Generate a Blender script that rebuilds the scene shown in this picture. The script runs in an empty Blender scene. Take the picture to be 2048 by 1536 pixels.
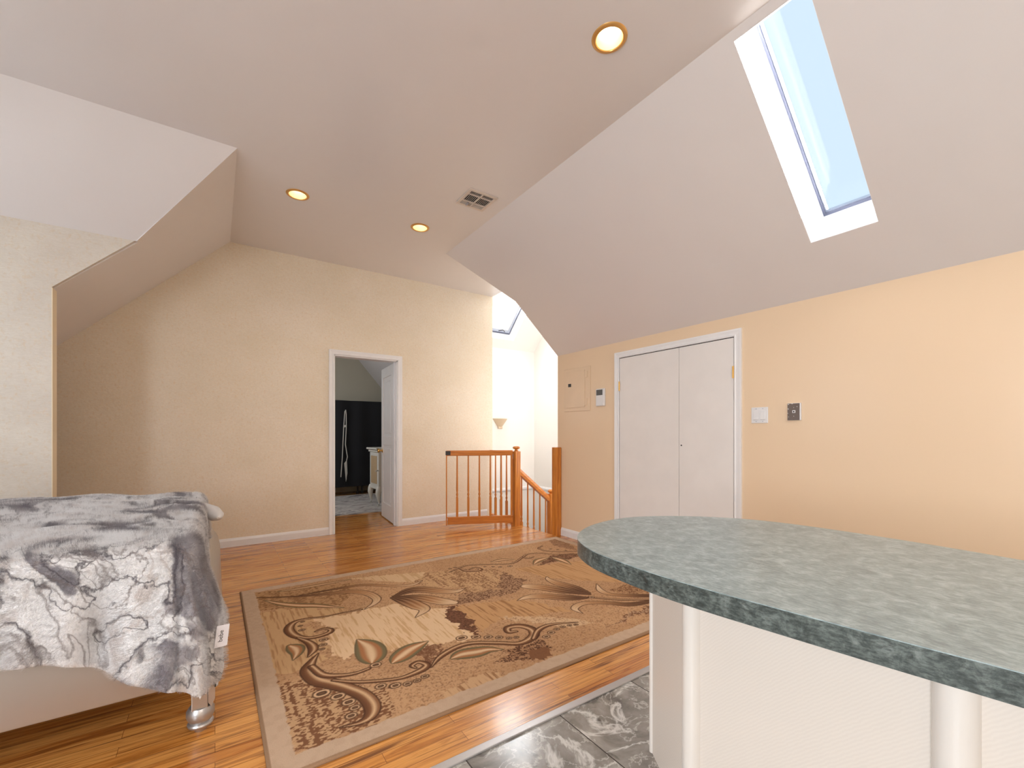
import bpy, bmesh, math, random
import numpy as np
from mathutils import Vector, Matrix
random.seed(7); np.random.seed(7)
S = bpy.context.scene
C = S.collection
PI = math.pi

# ------------------------------------------------------------------ camera
TH = math.atan(594/867.)
EYE = 1.14
cd = bpy.data.cameras.new('camera'); cam = bpy.data.objects.new('camera', cd); C.objects.link(cam)
cam.location = (0, 0, EYE); cam.rotation_euler = (PI/2, 0, -TH)
cd.sensor_fit = 'HORIZONTAL'; cd.sensor_width = 36; cd.lens = 867/2048*36
cd.shift_y = 100/2048; cd.clip_start = 0.02
S.camera = cam

# ------------------------------------------------------------------ view + world
S.view_settings.view_transform = 'Standard'; S.view_settings.look = 'None'
S.view_settings.gamma = 1; S.view_settings.use_curve_mapping = False
S.view_settings.exposure = 0.33
W = bpy.data.worlds.new('sky'); S.world = W; W.use_nodes = True
bg = W.node_tree.nodes['Background']
bg.inputs['Color'].default_value = (0.68, 0.85, 1.0, 1); bg.inputs['Strength'].default_value = 0.82

# ------------------------------------------------------------------ lights
def lamp(name, kind, loc, energy, color, rot=(0, 0, 0), size=None, size_y=None, spot=None, aim=None):
    d = bpy.data.lights.new(name, kind); o = bpy.data.objects.new(name, d); C.objects.link(o)
    o.location = loc; o.rotation_euler = rot; d.energy = energy; d.color = color
    if kind == 'AREA':
        d.shape = 'RECTANGLE'; d.size = size; d.size_y = size_y or size
    if kind == 'SPOT':
        d.spot_size = spot; d.spot_blend = 0.8; d.shadow_soft_size = size or .05
    if kind == 'POINT': d.shadow_soft_size = size or .05
    if aim is not None:
        o.rotation_euler = (Vector(aim)-Vector(loc)).to_track_quat('-Z', 'Y').to_euler()
    return o
HC_ = 3.08
COOL = (0.86, 0.93, 1.0); WARM = (1.0, 0.80, 0.58)
# low sun through the long skylight: whitens its far reveal and falls on the bed just left of the frame
sun = lamp('sun', 'SUN', (8, -4, 6), 70.0, (1, .97, .93), aim=(8-2.3, -4+1.0, 6-1)); sun.data.angle = .012
# bed-window daylight, then added fills beside and behind the camera
lamp('daylight_bed_window', 'AREA', (-2.33, 3.0, 1.75), 10, (.78, .89, 1), aim=(0, 3.0, 1.55), size=1.3, size_y=1.2)
lamp('side_window_fill', 'AREA', (-2.33, -0.6, 1.55), 92, COOL, aim=(0, -.6, 1.5), size=1.6, size_y=1.3)  # strong fill set in an added, unseen side window
lamp('kitchen_fill', 'AREA', (0.7, -1.9, HC_-.02), 58, (1, .97, .93), aim=(0.9, -1.2, 0), size=1.2, size_y=.6)  # added fill from behind the camera; no ceiling fixture is built there
# daylight at the skylight over the stairs, then two unseen fill lamps
lamp('daylight_stair_skylight', 'AREA', (3.62, 5.25, 3.22+.22), 24, (.95, .97, 1), aim=(3.62, 5.25-1, 3.44-1), size=.6, size_y=1.0)
lamp('stair_fill', 'AREA', (3.95, 3.86, 1.3), 12, (1, .97, .93), aim=(3.95, 6, 1.3), size=.9, size_y=1.4)  # added to brighten the stairwell's far wall; no window stands here
lamp('bedroom_fill', 'AREA', (0.25, 7.3, 1.7), 24, COOL, aim=(2, 7.3, 1.2), size=1.0, size_y=1.0)  # unseen area lamp lighting the bedroom; its left wall has no opening

# ------------------------------------------------------------------ helpers
def tag(o, label=None, cat=None, group=None, kind=None):
    if label: o['label'] = label
    if cat: o['category'] = cat
    if group: o['group'] = group
    if kind: o['kind'] = kind
    return o
def empty(name, loc=(0, 0, 0), rz=0, **k):
    o = bpy.data.objects.new(name, None); C.objects.link(o); o.location = loc; o.rotation_euler.z = rz
    o.empty_display_size = .05
    return tag(o, **k)
def obj(name, bm, m, parent=None, smooth=False, bevel=0, seg=2, **k):
    me = bpy.data.meshes.new(name)
    if isinstance(bm, bpy.types.Mesh): me = bm
    else:
        bmesh.ops.recalc_face_normals(bm, faces=bm.faces); bm.to_mesh(me); bm.free()
    o = bpy.data.objects.new(name, me); C.objects.link(o)
    for mm in (m if isinstance(m, (list, tuple)) else [m]): me.materials.append(mm)
    if smooth:
        for p in me.polygons: p.use_smooth = True
        if smooth != 'all':
            me.set_sharp_from_angle(angle=math.radians(smooth if smooth is not True else 35))
    if bevel:
        b = o.modifiers.new('bevel', 'BEVEL'); b.width = bevel; b.segments = seg; b.limit_method = 'ANGLE'
    if parent: o.parent = parent
    return tag(o, **k)
def B(): return bmesh.new()
def box(bm, lo, hi, mat=0, M=None):
    vs = [bm.verts.new(((lo, hi)[i][0], (lo, hi)[j][1], (lo, hi)[k][2])) for i in (0, 1) for j in (0, 1) for k in (0, 1)]
    if M: 
        for v in vs: v.co = M @ v.co
    for f in ((0, 1, 3, 2), (4, 6, 7, 5), (0, 4, 5, 1), (2, 3, 7, 6), (0, 2, 6, 4), (1, 5, 7, 3)):
        bm.faces.new([vs[i] for i in f]).material_index = mat
    return vs
def bx(lo, hi, M=None):
    bm = B(); box(bm, lo, hi, M=M); return bm
def prism(bm, pts, off):
    """polygon pts (3d) extruded by the vector off"""
    off = Vector(off); a = [bm.verts.new(p) for p in pts]; b = [bm.verts.new(Vector(p)+off) for p in pts]
    bm.faces.new(a); bm.faces.new(b[::-1]); n = len(pts)
    for i in range(n): bm.faces.new((a[i], a[(i+1) % n], b[(i+1) % n], b[i]))
    return bm
def lathe(bm, prof, loc=(0, 0, 0), seg=32, M=None):
    rings = []
    for r, z in prof:
        if r < 1e-5: rings.append([bm.verts.new((0, 0, z))])
        else: rings.append([bm.verts.new((r*math.cos(2*PI*i/seg), r*math.sin(2*PI*i/seg), z)) for i in range(seg)])
    for a, b in zip(rings, rings[1:]):
        for i in range(seg):
            j = (i+1) % seg
            if len(a) == 1 and len(b) == 1: continue
            if len(a) == 1: bm.faces.new((a[0], b[i], b[j]))
            elif len(b) == 1: bm.faces.new((a[i], a[j], b[0]))
            else: bm.faces.new((a[i], a[j], b[j], b[i]))
    T = Matrix.Translation(loc) @ (M or Matrix())
    for R in rings:
        for v in R: v.co = T @ v.co
    return bm
def tube(bm, pts, r, seg=10, closed=False):
    pts = [Vector(p) for p in pts]; n = len(pts); rings = []
    up = Vector((0, 0, 1))
    for i, p in enumerate(pts):
        t = (pts[min(i+1, n-1)]-pts[max(i-1, 0)]).normalized()
        a = t.cross(up) if abs(t.dot(up)) < .95 else t.cross(Vector((1, 0, 0))); a.normalize(); b = t.cross(a)
        rr = r[i] if isinstance(r, (list, tuple)) else r
        rings.append([bm.verts.new(p+(a*math.cos(2*PI*k/seg)+b*math.sin(2*PI*k/seg))*rr) for k in range(seg)])
    for A, Bq in zip(rings, rings[1:]):
        for k in range(seg): bm.faces.new((A[k], A[(k+1) % seg], Bq[(k+1) % seg], Bq[k]))
    bm.faces.new(rings[0]); bm.faces.new(rings[-1][::-1])
    return bm
def sweep(bm, prof, path, close=False):
    """profile (list of (a, b)) along a mitred path; a is to the path's side (given normals), b along third axis.
    path items: (point, a_vector, b_vector)"""
    rings = [[bm.verts.new(Vector(p)+Vector(av)*a+Vector(bv)*b) for a, b in prof] for p, av, bv in path]
    n = len(prof)
    for A, Bq in zip(rings, rings[1:]):
        for k in range(n): bm.faces.new((A[k], A[(k+1) % n], Bq[(k+1) % n], Bq[k]))
    bm.faces.new(rings[0]); bm.faces.new(rings[-1][::-1])
    return bm

# ------------------------------------------------------------------ materials
def lin(c):
    return tuple(((x/255)/12.92 if x/255 <= .04045 else ((x/255+.055)/1.055)**2.4) for x in c)+(1,)
class MB:
    def __init__(s, name):
        s.m = bpy.data.materials.new(name); s.m.use_nodes = True; s.nt = s.m.node_tree; s.n = s.nt.nodes
        s.b = s.n['Principled BSDF']
    def node(s, t, **k):
        n = s.n.new(t)
        for a, v in k.items():
            if a in n.inputs.keys() if hasattr(n.inputs, 'keys') else False: n.inputs[a].default_value = v
            else: setattr(n, a, v)
        return n
    def link(s, a, b): s.nt.links.new(a, b)
    def coord(s, scale=(1, 1, 1), rot=(0, 0, 0), kind='Object', loc=(0, 0, 0)):
        tc = s.n.new('ShaderNodeTexCoord'); mp = s.n.new('ShaderNodeMapping')
        mp.inputs['Scale'].default_value = scale; mp.inputs['Rotation'].default_value = rot; mp.inputs['Location'].default_value = loc
        s.link(tc.outputs[kind], mp.inputs['Vector']); return mp.outputs['Vector']
    def noise(s, vec, scale, detail=4, rough=.5, dist=0):
        n = s.n.new('ShaderNodeTexNoise'); n.inputs['Scale'].default_value = scale; n.inputs['Detail'].default_value = detail
        n.inputs['Roughness'].default_value = rough; n.inputs['Distortion'].default_value = dist
        if vec: s.link(vec, n.inputs['Vector'])
        return n
    def ramp(s, fac, stops, interp='LINEAR'):
        r = s.n.new('ShaderNodeValToRGB'); r.color_ramp.interpolation = interp
        e = r.color_ramp.elements
        while len(e) < len(stops): e.new(.5)
        for i, (p, c) in enumerate(stops): e[i].position = p; e[i].color = c if len(c) == 4 else tuple(c)+(1,)
        s.link(fac, r.inputs['Fac']); return r.outputs['Color']
    def mix(s, fac, a, b, mode='MIX'):
        n = s.n.new('ShaderNodeMix'); n.data_type = 'RGBA'; n.blend_type = mode
        for sock, v in ((n.inputs[0], fac), (n.inputs[6], a), (n.inputs[7], b)):
            if hasattr(v, 'is_output') or isinstance(v, bpy.types.NodeSocket): s.link(v, sock)
            else: sock.default_value = v
        return n.outputs[2]
    def math(s, op, a, b=0, clamp=False):
        n = s.n.new('ShaderNodeMath'); n.operation = op; n.use_clamp = clamp
        for i, v in enumerate((a, b)):
            if isinstance(v, bpy.types.NodeSocket): s.link(v, n.inputs[i])
            else: n.inputs[i].default_value = v
        return n.outputs[0]
    def bump(s, h, strength=.3, dist=.002):
        n = s.n.new('ShaderNodeBump'); n.inputs['Strength'].default_value = strength; n.inputs['Distance'].default_value = dist
        s.link(h, n.inputs['Height']); s.link(n.outputs['Normal'], s.b.inputs['Normal']); return n
    def set(s, **k):
        for a, v in k.items():
            i = s.b.inputs[a.replace('_', ' ')]
            if isinstance(v, bpy.types.NodeSocket): s.link(v, i)
            else: i.default_value = v
        return s
def simple(name, rgb, rough=.5, metal=0, bump=0, bscale=60, **k):
    m = MB(name); c = lin(rgb); v = m.coord()
    n = m.noise(v, 6, 3); col = m.mix(m.ramp(n.outputs['Fac'], [(.3, (0, 0, 0)), (.7, (1, 1, 1))]), tuple(x*.96 for x in c[:3])+(1,), c)
    m.set(Base_Color=col, Roughness=rough, Metallic=metal)
    for a, vv in k.items(): m.b.inputs[a.replace('_', ' ')].default_value = vv
    if bump:
        m.bump(m.noise(v, bscale, 4).outputs['Fac'], bump, .002)
    return m.m

def m_paint(name, rgb, rough, wav=.15, spec=.5, coat=0):
    m = MB(name); v = m.coord()
    m.set(Base_Color=lin(rgb), Roughness=rough, Specular_IOR_Level=spec)
    if coat: m.set(Coat_Weight=coat, Coat_Roughness=.24)
    a = m.noise(v, 2.6, 2).outputs['Fac']; b = m.noise(v, 160, 2).outputs['Fac']
    h = m.math('ADD', m.math('MULTIPLY', a, 4.0), m.math('MULTIPLY', b, .05))
    m.bump(h, wav, .01); return m.m
M_ceil = m_paint('ceiling_paint', (229, 222, 219), .34, .28, .6, .45)
M_right = m_paint('cream_orange_paint', (235, 208, 176), .30, .12)
M_white = simple('white_trim_paint', (240, 238, 238), .35)
M_door = simple('white_door_paint', (236, 230, 226), .4)
M_reveal = simple('white_reveal', (245, 245, 246), .5)
M_stair = m_paint('stairwell_paint', (248, 244, 238), .5, .05)

def m_wallpaper(name, base, spot, dark):
    m = MB(name); v = m.coord()
    big = m.noise(v, 2.0, 4, .6).outputs['Fac']
    mot = m.noise(m.coord((1, 1, .8)), 55, 4, .65).outputs['Fac']
    fib = m.noise(m.coord((40, 40, 260)), 1, 3, .6, 1.0).outputs['Fac']
    c = m.mix(m.ramp(big, [(.35, (0, 0, 0)), (.7, (1, 1, 1))]), lin(base), lin(dark))
    c = m.mix(m.ramp(mot, [(.52, (0, 0, 0)), (.72, (.55, .55, .55))]), c, lin(spot))
    c = m.mix(m.ramp(fib, [(.45, (.12, .12, .12)), (.62, (0, 0, 0))]), c, lin((150, 128, 100)))
    m.set(Base_Color=c, Roughness=.42, Specular_IOR_Level=.55)
    h = m.math('ADD', m.noise(v, 38, 3, .6).outputs['Fac'], m.math('MULTIPLY', fib, .3))
    m.bump(h, .35, .004); return m.m
M_wp = m_wallpaper('beige_wallpaper', (243, 230, 210), (232, 202, 158), (236, 222, 198))
M_wp2 = m_wallpaper('grey_beige_wallpaper', (226, 218, 206), (218, 194, 162), (212, 202, 190))

def m_wood_floor():
    m = MB('oak_strip_floor'); v = m.coord()
    br = m.n.new('ShaderNodeTexBrick'); br.offset = .37; br.offset_frequency = 2; br.squash = 1
    for k, x in (('Scale', 1), ('Mortar Size', .0009), ('Mortar Smooth', .1), ('Bias', 0), ('Brick Width', .78), ('Row Height', .057)): br.inputs[k].default_value = x
    br.inputs['Color1'].default_value = (0, 0, 0, 1); br.inputs['Color2'].default_value = (1, 1, 1, 1); br.inputs['Mortar'].default_value = (.5, .5, .5, 1)
    m.link(v, br.inputs['Vector'])
    # per-row shift so that grain differs from board to board
    sep = m.n.new('ShaderNodeSeparateXYZ'); m.link(v, sep.inputs[0])
    row = m.math('FLOOR', m.math('DIVIDE', sep.outputs['Y'], .057))
    cmb = m.n.new('ShaderNodeCombineXYZ')
    m.link(m.math('ADD', m.math('MULTIPLY', sep.outputs['X'], 1.0), m.math('MULTIPLY', row, 3.71)), cmb.inputs[0])
    m.link(m.math('MULTIPLY', sep.outputs['Y'], 14.0), cmb.inputs[1]); m.link(m.math('MULTIPLY', br.outputs['Color'], 9.0), cmb.inputs[2])
    g1 = m.noise(cmb.outputs[0], 2.2, 6, .62, 1.4).outputs['Fac']
    cmb2 = m.n.new('ShaderNodeCombineXYZ')
    m.link(m.math('ADD', m.math('MULTIPLY', sep.outputs['X'], 2.5), m.math('MULTIPLY', row, 1.9)), cmb2.inputs[0]); m.link(m.math('MULTIPLY', sep.outputs['Y'], 160.0), cmb2.inputs[1])
    g2 = m.noise(cmb2.outputs[0], 1.5, 3, .6).outputs['Fac']
    tint = m.ramp(br.outputs['Color'], [(0, lin((172, 98, 36))), (.3, lin((220, 150, 70))), (.7, lin((238, 176, 98))), (1, lin((196, 120, 50)))])
    grain = m.ramp(g1, [(.32, lin((92, 44, 16))), (.43, lin((172, 98, 38))), (.52, lin((222, 148, 70))), (.75, lin((238, 172, 94)))])
    c = m.mix(.6, tint, grain)
    c = m.mix(m.ramp(g2, [(.3, (.28, .28, .28)), (.6, (0, 0, 0))]), c, lin((120, 58, 18)))
    # sparse dark mineral streaks
    cmb3 = m.n.new('ShaderNodeCombineXYZ')
    m.link(m.math('ADD', m.math('MULTIPLY', sep.outputs['X'], .8), m.math('MULTIPLY', row, 7.7)), cmb3.inputs[0]); m.link(m.math('MULTIPLY', sep.outputs['Y'], 22.0), cmb3.inputs[1])
    g3 = m.noise(cmb3.outputs[0], 2.0, 4, .55, .6).outputs['Fac']
    c = m.mix(m.ramp(g3, [(.57, (0, 0, 0)), (.68, (.9, .9, .9))]), c, lin((104, 52, 20)))
    c = m.mix(m.math('MULTIPLY', br.outputs['Fac'], .75), c, lin((70, 34, 12)))
    m.set(Base_Color=c, Roughness=.27, Specular_IOR_Level=.5, Coat_Weight=.4, Coat_Roughness=.13)
    m.bump(m.math('ADD', m.math('MULTIPLY', br.outputs['Fac'], -1.0), m.math('MULTIPLY', g1, .25)), .25, .002)
    return m.m
M_floor = m_wood_floor()

def m_tile():
    m = MB('grey_marble_tile'); v = m.coord()
    sep = m.n.new('ShaderNodeSeparateXYZ'); m.link(v, sep.inputs[0])
    def grid(o, off):
        f = m.math('FRACT', m.math('DIVIDE', m.math('ADD', o, off), .43))
        return m.math('ABSOLUTE', m.math('SUBTRACT', f, .5))
    gx = grid(sep.outputs['X'], -1.155+4.3+.215+.215); gy = grid(sep.outputs['Y'], -1.345+4.3+.43)
    ln = m.math('GREATER_THAN', m.math('MAXIMUM', gx, gy), .4945)
    ix = m.math('FLOOR', m.math('DIVIDE', m.math('ADD', sep.outputs['X'], -1.155+4.3+.43), .43)); 
    cmb = m.n.new('ShaderNodeCombineXYZ'); m.link(sep.outputs['X'], cmb.inputs[0]); m.link(sep.outputs['Y'], cmb.inputs[1]); m.link(m.math('MULTIPLY', ix, 3.3), cmb.inputs[2])
    vv = cmb.outputs[0]
    base = m.ramp(m.noise(vv, 4, 7, .62, .6).outputs['Fac'], [(.28, lin((84, 80, 76))), (.45, lin((136, 131, 125))), (.58, lin((168, 163, 156))), (.78, lin((204, 199, 192)))])
    w = m.noise(vv, 3.0, 6, .62, .7).outputs['Fac']
    vein = m.math('SUBTRACT', 1, m.math('MULTIPLY', m.math('ABSOLUTE', m.math('SUBTRACT', w, .5)), 36), clamp=True)
    w2 = m.noise(vv, 7, 5, .65, .6).outputs['Fac']
    vein2 = m.math('SUBTRACT', 1, m.math('MULTIPLY', m.math('ABSOLUTE', m.math('SUBTRACT', w2, .52)), 46), clamp=True)
    c = m.mix(m.math('MULTIPLY', vein, .85), base, lin((232, 230, 226)))
    c = m.mix(m.math('MULTIPLY', vein2, .6), c, lin((222, 218, 212)))
    dk = m.noise(vv, 8, 3, .5, .8).outputs['Fac']
    c = m.mix(m.ramp(dk, [(.62, (0, 0, 0)), (.7, (.6, .6, .6))]), c, lin((58, 54, 52)))
    c = m.mix(ln, c, lin((66, 60, 56)))
    m.set(Base_Color=c, Roughness=.17, Specular_IOR_Level=.6)
    m.bump(ln, -.3, .002); return m.m
M_tile = m_tile()

def m_oak(name, rgb, rgb2, axis):
    m = MB(name); sc = [26, 26, 26]; sc[axis] = 1.6
    v = m.coord(tuple(sc)); n = m.noise(v, 1.6, 5, .6, 1.0).outputs['Fac']
    m.set(Base_Color=m.ramp(n, [(.3, lin(rgb2)), (.6, lin(rgb))]), Roughness=.28, Specular_IOR_Level=.5)
    return m.m
M_oak = m_oak('oak_vertical', (216, 140, 60), (176, 96, 34), 2)
M_oakx = m_oak('oak_rail', (212, 132, 56), (176, 96, 34), 0)

def m_laminate(name, a, b, c3, scale):
    m = MB(name)
    n = m.noise(m.coord((1, 1, 1)), scale, 7, .7, .6).outputs['Fac']; n2 = m.noise(m.coord((1, .3, 1), (0, 0, -.5)), scale*5.5, 6, .75).outputs['Fac']
    c = m.ramp(n, [(.3, lin(a)), (.5, lin(b)), (.68, lin(c3))])
    c = m.mix(m.ramp(n2, [(.36, (.7, .7, .7)), (.52, (0, 0, 0))]), c, lin(a))
    c = m.mix(m.ramp(n2, [(.5, (0, 0, 0)), (.72, (.6, .6, .6))]), c, lin(c3))
    m.set(Base_Color=c, Roughness=.3, Specular_IOR_Level=.5)
    m.bump(n2, .1, .001); return m.m
M_lam = m_laminate('green_grey_laminate', (112, 124, 125), (142, 156, 156), (176, 188, 188), 26)
M_lamedge = m_laminate('green_grey_laminate_edge', (40, 44, 42), (76, 83, 79), (118, 124, 119), 42)

def m_pearl():
    m = MB('pearl_thermofoil'); v = m.coord()
    w = m.n.new('ShaderNodeTexWave'); w.inputs['Scale'].default_value = 70; w.inputs['Distortion'].default_value = 3; w.inputs['Detail'].default_value = 2
    w.bands_direction = 'DIAGONAL'; m.link(v, w.inputs['Vector'])
    m.set(Base_Color=m.mix(m.math('MULTIPLY', w.outputs['Fac'], .3), lin((226, 214, 202)), lin((214, 200, 188))), Roughness=.32, Specular_IOR_Level=.5)
    m.bump(w.outputs['Fac'], .05, .001); return m.m
M_pearl = m_pearl()
M_pearl_gloss = simple('pearl_column', (232, 222, 212), .16)

M_silver = simple('silver_lacquer', (186, 180, 174), .32, .75)
M_silver2 = simple('bright_silver_lacquer', (190, 188, 188), .36, .8)
M_brass = simple('brass', (214, 168, 92), .28, .9)
M_gold = simple('gold_trim', (222, 170, 100), .3, .6)
M_dark = simple('dark_plastic', (44, 42, 44), .35)
M_gasket = simple('window_gasket', (96, 100, 120), .4)
M_alu = simple('aluminium', (170, 176, 190), .3, .7)
M_thresh = simple('threshold_metal', (196, 194, 194), .35, .6)
M_plastic = simple('white_plastic', (232, 230, 230), .35)
M_panel = simple('painted_panel', (235, 208, 176), .33)
M_grey = simple('scuffed_grey', (112, 100, 94), .6, bump=.3, bscale=400)
M_black = simple('black_cloth', (16, 16, 22), .8, bump=.5, bscale=14)
M_hole = simple('dark_void', (12, 11, 10), .8)
M_screen = simple('grey_screen', (92, 88, 84), .25)
M_cream = simple('cream_lacquer', (226, 220, 208), .4)
M_carve = simple('carved_tan_panel', (196, 166, 128), .5, bump=.8, bscale=70)
M_vent = simple('vent_enamel', (222, 208, 196), .4)
M_mattress = simple('mattress_ticking', (224, 222, 222), .8)
M_room2 = m_paint('bedroom_paint', (196, 188, 168), .5, .1)
M_room2c = m_paint('bedroom_ceiling', (214, 206, 202), .5, .1)
M_tread = m_oak('stair_oak', (200, 124, 54), (150, 84, 32), 1)

def m_emit(name, rgb, e):
    m = MB(name); m.set(Base_Color=(1, 1, 1, 1), Roughness=.5, Emission_Color=lin(rgb), Emission_Strength=e); return m.m
M_bulb = m_emit('lamp_glow', (255, 242, 222), 5)
M_cone = simple('warm_reflector', (252, 234, 190), .3, .1)
M_cone2 = M_cone
def m_glass():
    m = MB('skylight_glass'); m.n.remove(m.b); out = m.n['Material Output']
    tr = m.n.new('ShaderNodeBsdfTransparent'); gl = m.n.new('ShaderNodeBsdfGlossy'); gl.inputs['Roughness'].default_value = .02
    mx = m.n.new('ShaderNodeMixShader'); mx.inputs[0].default_value = .008
    m.link(tr.outputs[0], mx.inputs[1]); m.link(gl.outputs[0], mx.inputs[2]); m.link(mx.outputs[0], out.inputs['Surface'])
    return m.m
M_glass = m_glass()

def m_fur():
    m = MB('marbled_fur'); v = m.coord((1.25, 1.25, .9), loc=(.6, .35, .2))
    warp = m.noise(v, 1.5, 2, .5).outputs['Color']
    vm = m.n.new('ShaderNodeVectorMath'); vm.operation = 'MULTIPLY_ADD'; m.link(warp, vm.inputs[0]); vm.inputs[1].default_value = (.5, .5, .5); m.link(v, vm.inputs[2])
    jit = m.noise(v, 18, 3, .6).outputs['Color']
    v2 = m.n.new('ShaderNodeVectorMath'); v2.operation = 'MULTIPLY_ADD'; m.link(jit, v2.inputs[0]); v2.inputs[1].default_value = (.07, .07, .07); m.link(vm.outputs[0], v2.inputs[2])
    p = v2.outputs[0]
    a = m.noise(p, 2.3, 2, .5, .9).outputs['Fac']
    patch = m.ramp(a, [(.56, (0, 0, 0)), (.60, (1, 1, 1))])
    b = m.noise(p, 2.3, 2, .5, 1.6).outputs['Fac']
    l1 = m.math('SUBTRACT', 1, m.math('MULTIPLY', m.math('ABSOLUTE', m.math('SUBTRACT', b, .5)), 46), clamp=True)
    c_ = m.noise(p, 3.3, 2, .5, 1.4).outputs['Fac']
    l2 = m.math('SUBTRACT', 1, m.math('MULTIPLY', m.math('ABSOLUTE', m.math('SUBTRACT', c_, .44)), 50), clamp=True)
    l3 = m.math('SUBTRACT', 1, m.math('MULTIPLY', m.math('ABSOLUTE', m.math('SUBTRACT', c_, .56)), 24), clamp=True)
    fine = m.noise(v, 120, 3, .7).outputs['Fac']
    c = m.mix(m.math('MULTIPLY', l3, .5), lin((252, 250, 250)), lin((204, 188, 180)))
    c = m.mix(m.math('MULTIPLY', patch, .85), c, m.mix(m.ramp(m.noise(p, 9, 3, .6).outputs['Fac'], [(.4, (0, 0, 0)), (.65, (1, 1, 1))]), lin((112, 106, 116)), lin((176, 170, 174))))
    c = m.mix(m.math('MULTIPLY', l1, .95), c, lin((92, 86, 94)))
    c = m.mix(m.math('MULTIPLY', l2, .75), c, lin((140, 128, 126)))
    c = m.mix(m.ramp(fine, [(.35, (.22, .22, .22)), (.55, (0, 0, 0))]), c, lin((150, 144, 148)))
    m.set(Base_Color=c, Roughness=.85, Specular_IOR_Level=.2, Sheen_Weight=.25)
    m.bump(m.math('ADD', fine, m.noise(v, 40, 3, .6).outputs['Fac']), .6, .012)
    return m.m
M_fur = m_fur()

def m_rug():
    m = MB('woven_rug'); at = m.n.new('ShaderNodeAttribute'); at.attribute_name = 'Col'; v = m.coord()
    n = m.noise(v, 420, 2, .6).outputs['Fac']
    c = m.mix(m.ramp(n, [(.35, (.18, .18, .18)), (.6, (0, 0, 0))]), at.outputs['Color'], lin((96, 68, 48)))
    m.set(Base_Color=c, Roughness=.95, Specular_IOR_Level=.1); m.bump(n, .5, .003); return m.m
M_rug = m_rug()
def m_room2rug():
    m = MB('grey_abstract_rug'); v = m.coord((.8, 3.2, 1), (0, 0, .35))
    n = m.noise(v, 1.6, 3, .5, 2.2).outputs['Fac']
    m.set(Base_Color=m.ramp(n, [(.34, lin((92, 86, 88))), (.42, lin((176, 168, 164))), (.5, lin((214, 206, 198))), (.54, lin((110, 96, 92))), (.6, lin((200, 192, 186)))]), Roughness=.9); return m.m
M_rug2 = m_room2rug()

# ------------------------------------------------------------------ room constants
YB = 5.22; XR = 3.23; HC = 3.08; XS = 2.05   # XS: crease of the right slope
XC4 = .125                                             # crease of the left slope
XL = -2.35; YR = -2.7; YP = 4.06; YT = 1.355          # left wall, rear wall, partition, wood/tile line
FE = 3.15                                             # floor edge at the stairs
ST = dict(kind='structure')

# floor
bm = B()
prism(bm, [(XL, YT, -.2), (XR+.1, YT, -.2), (XR+.1, 3.79, -.2), (FE, 3.79, -.2), (FE, 5.34, -.2), (FE, 5.34, -.2+0), (XL, 5.34, -.2)], (0, 0, .2)) if False else None
prism(bm, [(XL, YT, 0), (XR+.1, YT, 0), (XR+.1, 3.79, 0), (FE, 3.79, 0), (FE, YB+.1, 0), (XL, YB+.1, 0)], (0, 0, -.22))
prism(bm, [(0.2, YB+.1, 0), (FE, YB+.1, 0), (FE, 8.9, 0), (0.2, 8.9, 0)], (0, 0, -.22))
obj('floor', bm, M_floor, label='glossy orange oak strip floor running through both rooms', cat='floor', **ST)
obj('floor', bx((XL, YR, -.22), (XR+.1, YT, -.002)), M_tile, label='polished grey marble tile floor around the peninsula', cat='floor', **ST)
obj('trim_1', bx((XL, YT-.015, -.002), (XR, YT+.02, .006)), M_thresh, bevel=.003, label='metal strip between oak floor and marble tile', cat='threshold', **ST)

# ceiling: flat part, right slope with skylight hole, left slope, dormer slope, soffit by the stairs
bm = B()
prism(bm, [(XL, YR, HC), (XS, YR, HC), (XS, 4.25, HC), (XR, 4.25, HC), (XR, YB+.1, HC), (XC4, YB+.1, HC), (XC4, 3.48, HC), (XL, 3.48, HC)], (0, 0, .12))
obj('ceiling', bm, M_ceil, label='flat white satin ceiling with recessed lights', cat='ceiling', **ST)
def z1(x): return 3.08-.89*(x-2.05)
def s1(x, y): return (x, y, z1(x))
sy0, sy1, sx0, sx1 = .81, 1.131, 2.083, 2.945     # skylight opening on the slope
bm = B(); N1 = Vector((.6648, 0, .7470))*.06
for poly in ([(XS, YR), (XR, YR), (XR, sy0), (XS, sy0)], [(XS, sy0), (sx0, sy0), (sx0, sy1), (XS, sy1)], [(sx1, sy0), (XR, sy0), (XR, sy1), (sx1, sy1)],
             [(XS, sy1), (XR, sy1), (XR, 3.79), (2.64, 3.79), (XS, 4.25)]):
    prism(bm, [s1(*p) for p in poly], N1)
bmesh.ops.remove_doubles(bm, verts=bm.verts, dist=.0005)
obj('ceiling', bm, M_ceil, label='white sloped ceiling on the right holding the long skylight', cat='ceiling', **ST)
bm = B(); prism(bm, [(XS, 4.25, HC), (XR+1.4, 4.25, HC), (XR+1.4, 3.79, z1(2.64)), (2.64, 3.79, z1(2.64))], (0, .06, .06))
obj('ceiling', bm, M_ceil, label='hidden soffit above the stair head behind the right slope', cat='ceiling', **ST)
def z4(x): return 3.08-.968*(.125-x)
bm = B(); prism(bm, [(XC4, 3.48, HC), (XC4, YB+.05, HC), (-1.6, YB+.05, z4(-1.6)), (-1.6, YP+.03, z4(-1.6)), (-.46, YP+.03, z4(-.46)), (-.46, YP-.003, z4(-.46))], (-.05, 0, .05))
obj('ceiling', bm, M_ceil, label='narrow sloped ceiling strip between partition and back wall', cat='ceiling', **ST)
bm = B(); prism(bm, [(XL, 3.48, HC), (XC4, 3.48, HC), (-.46, YP, z4(-.46)), (XL, YP, z4(-.46))], (0, .03, .08))
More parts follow.
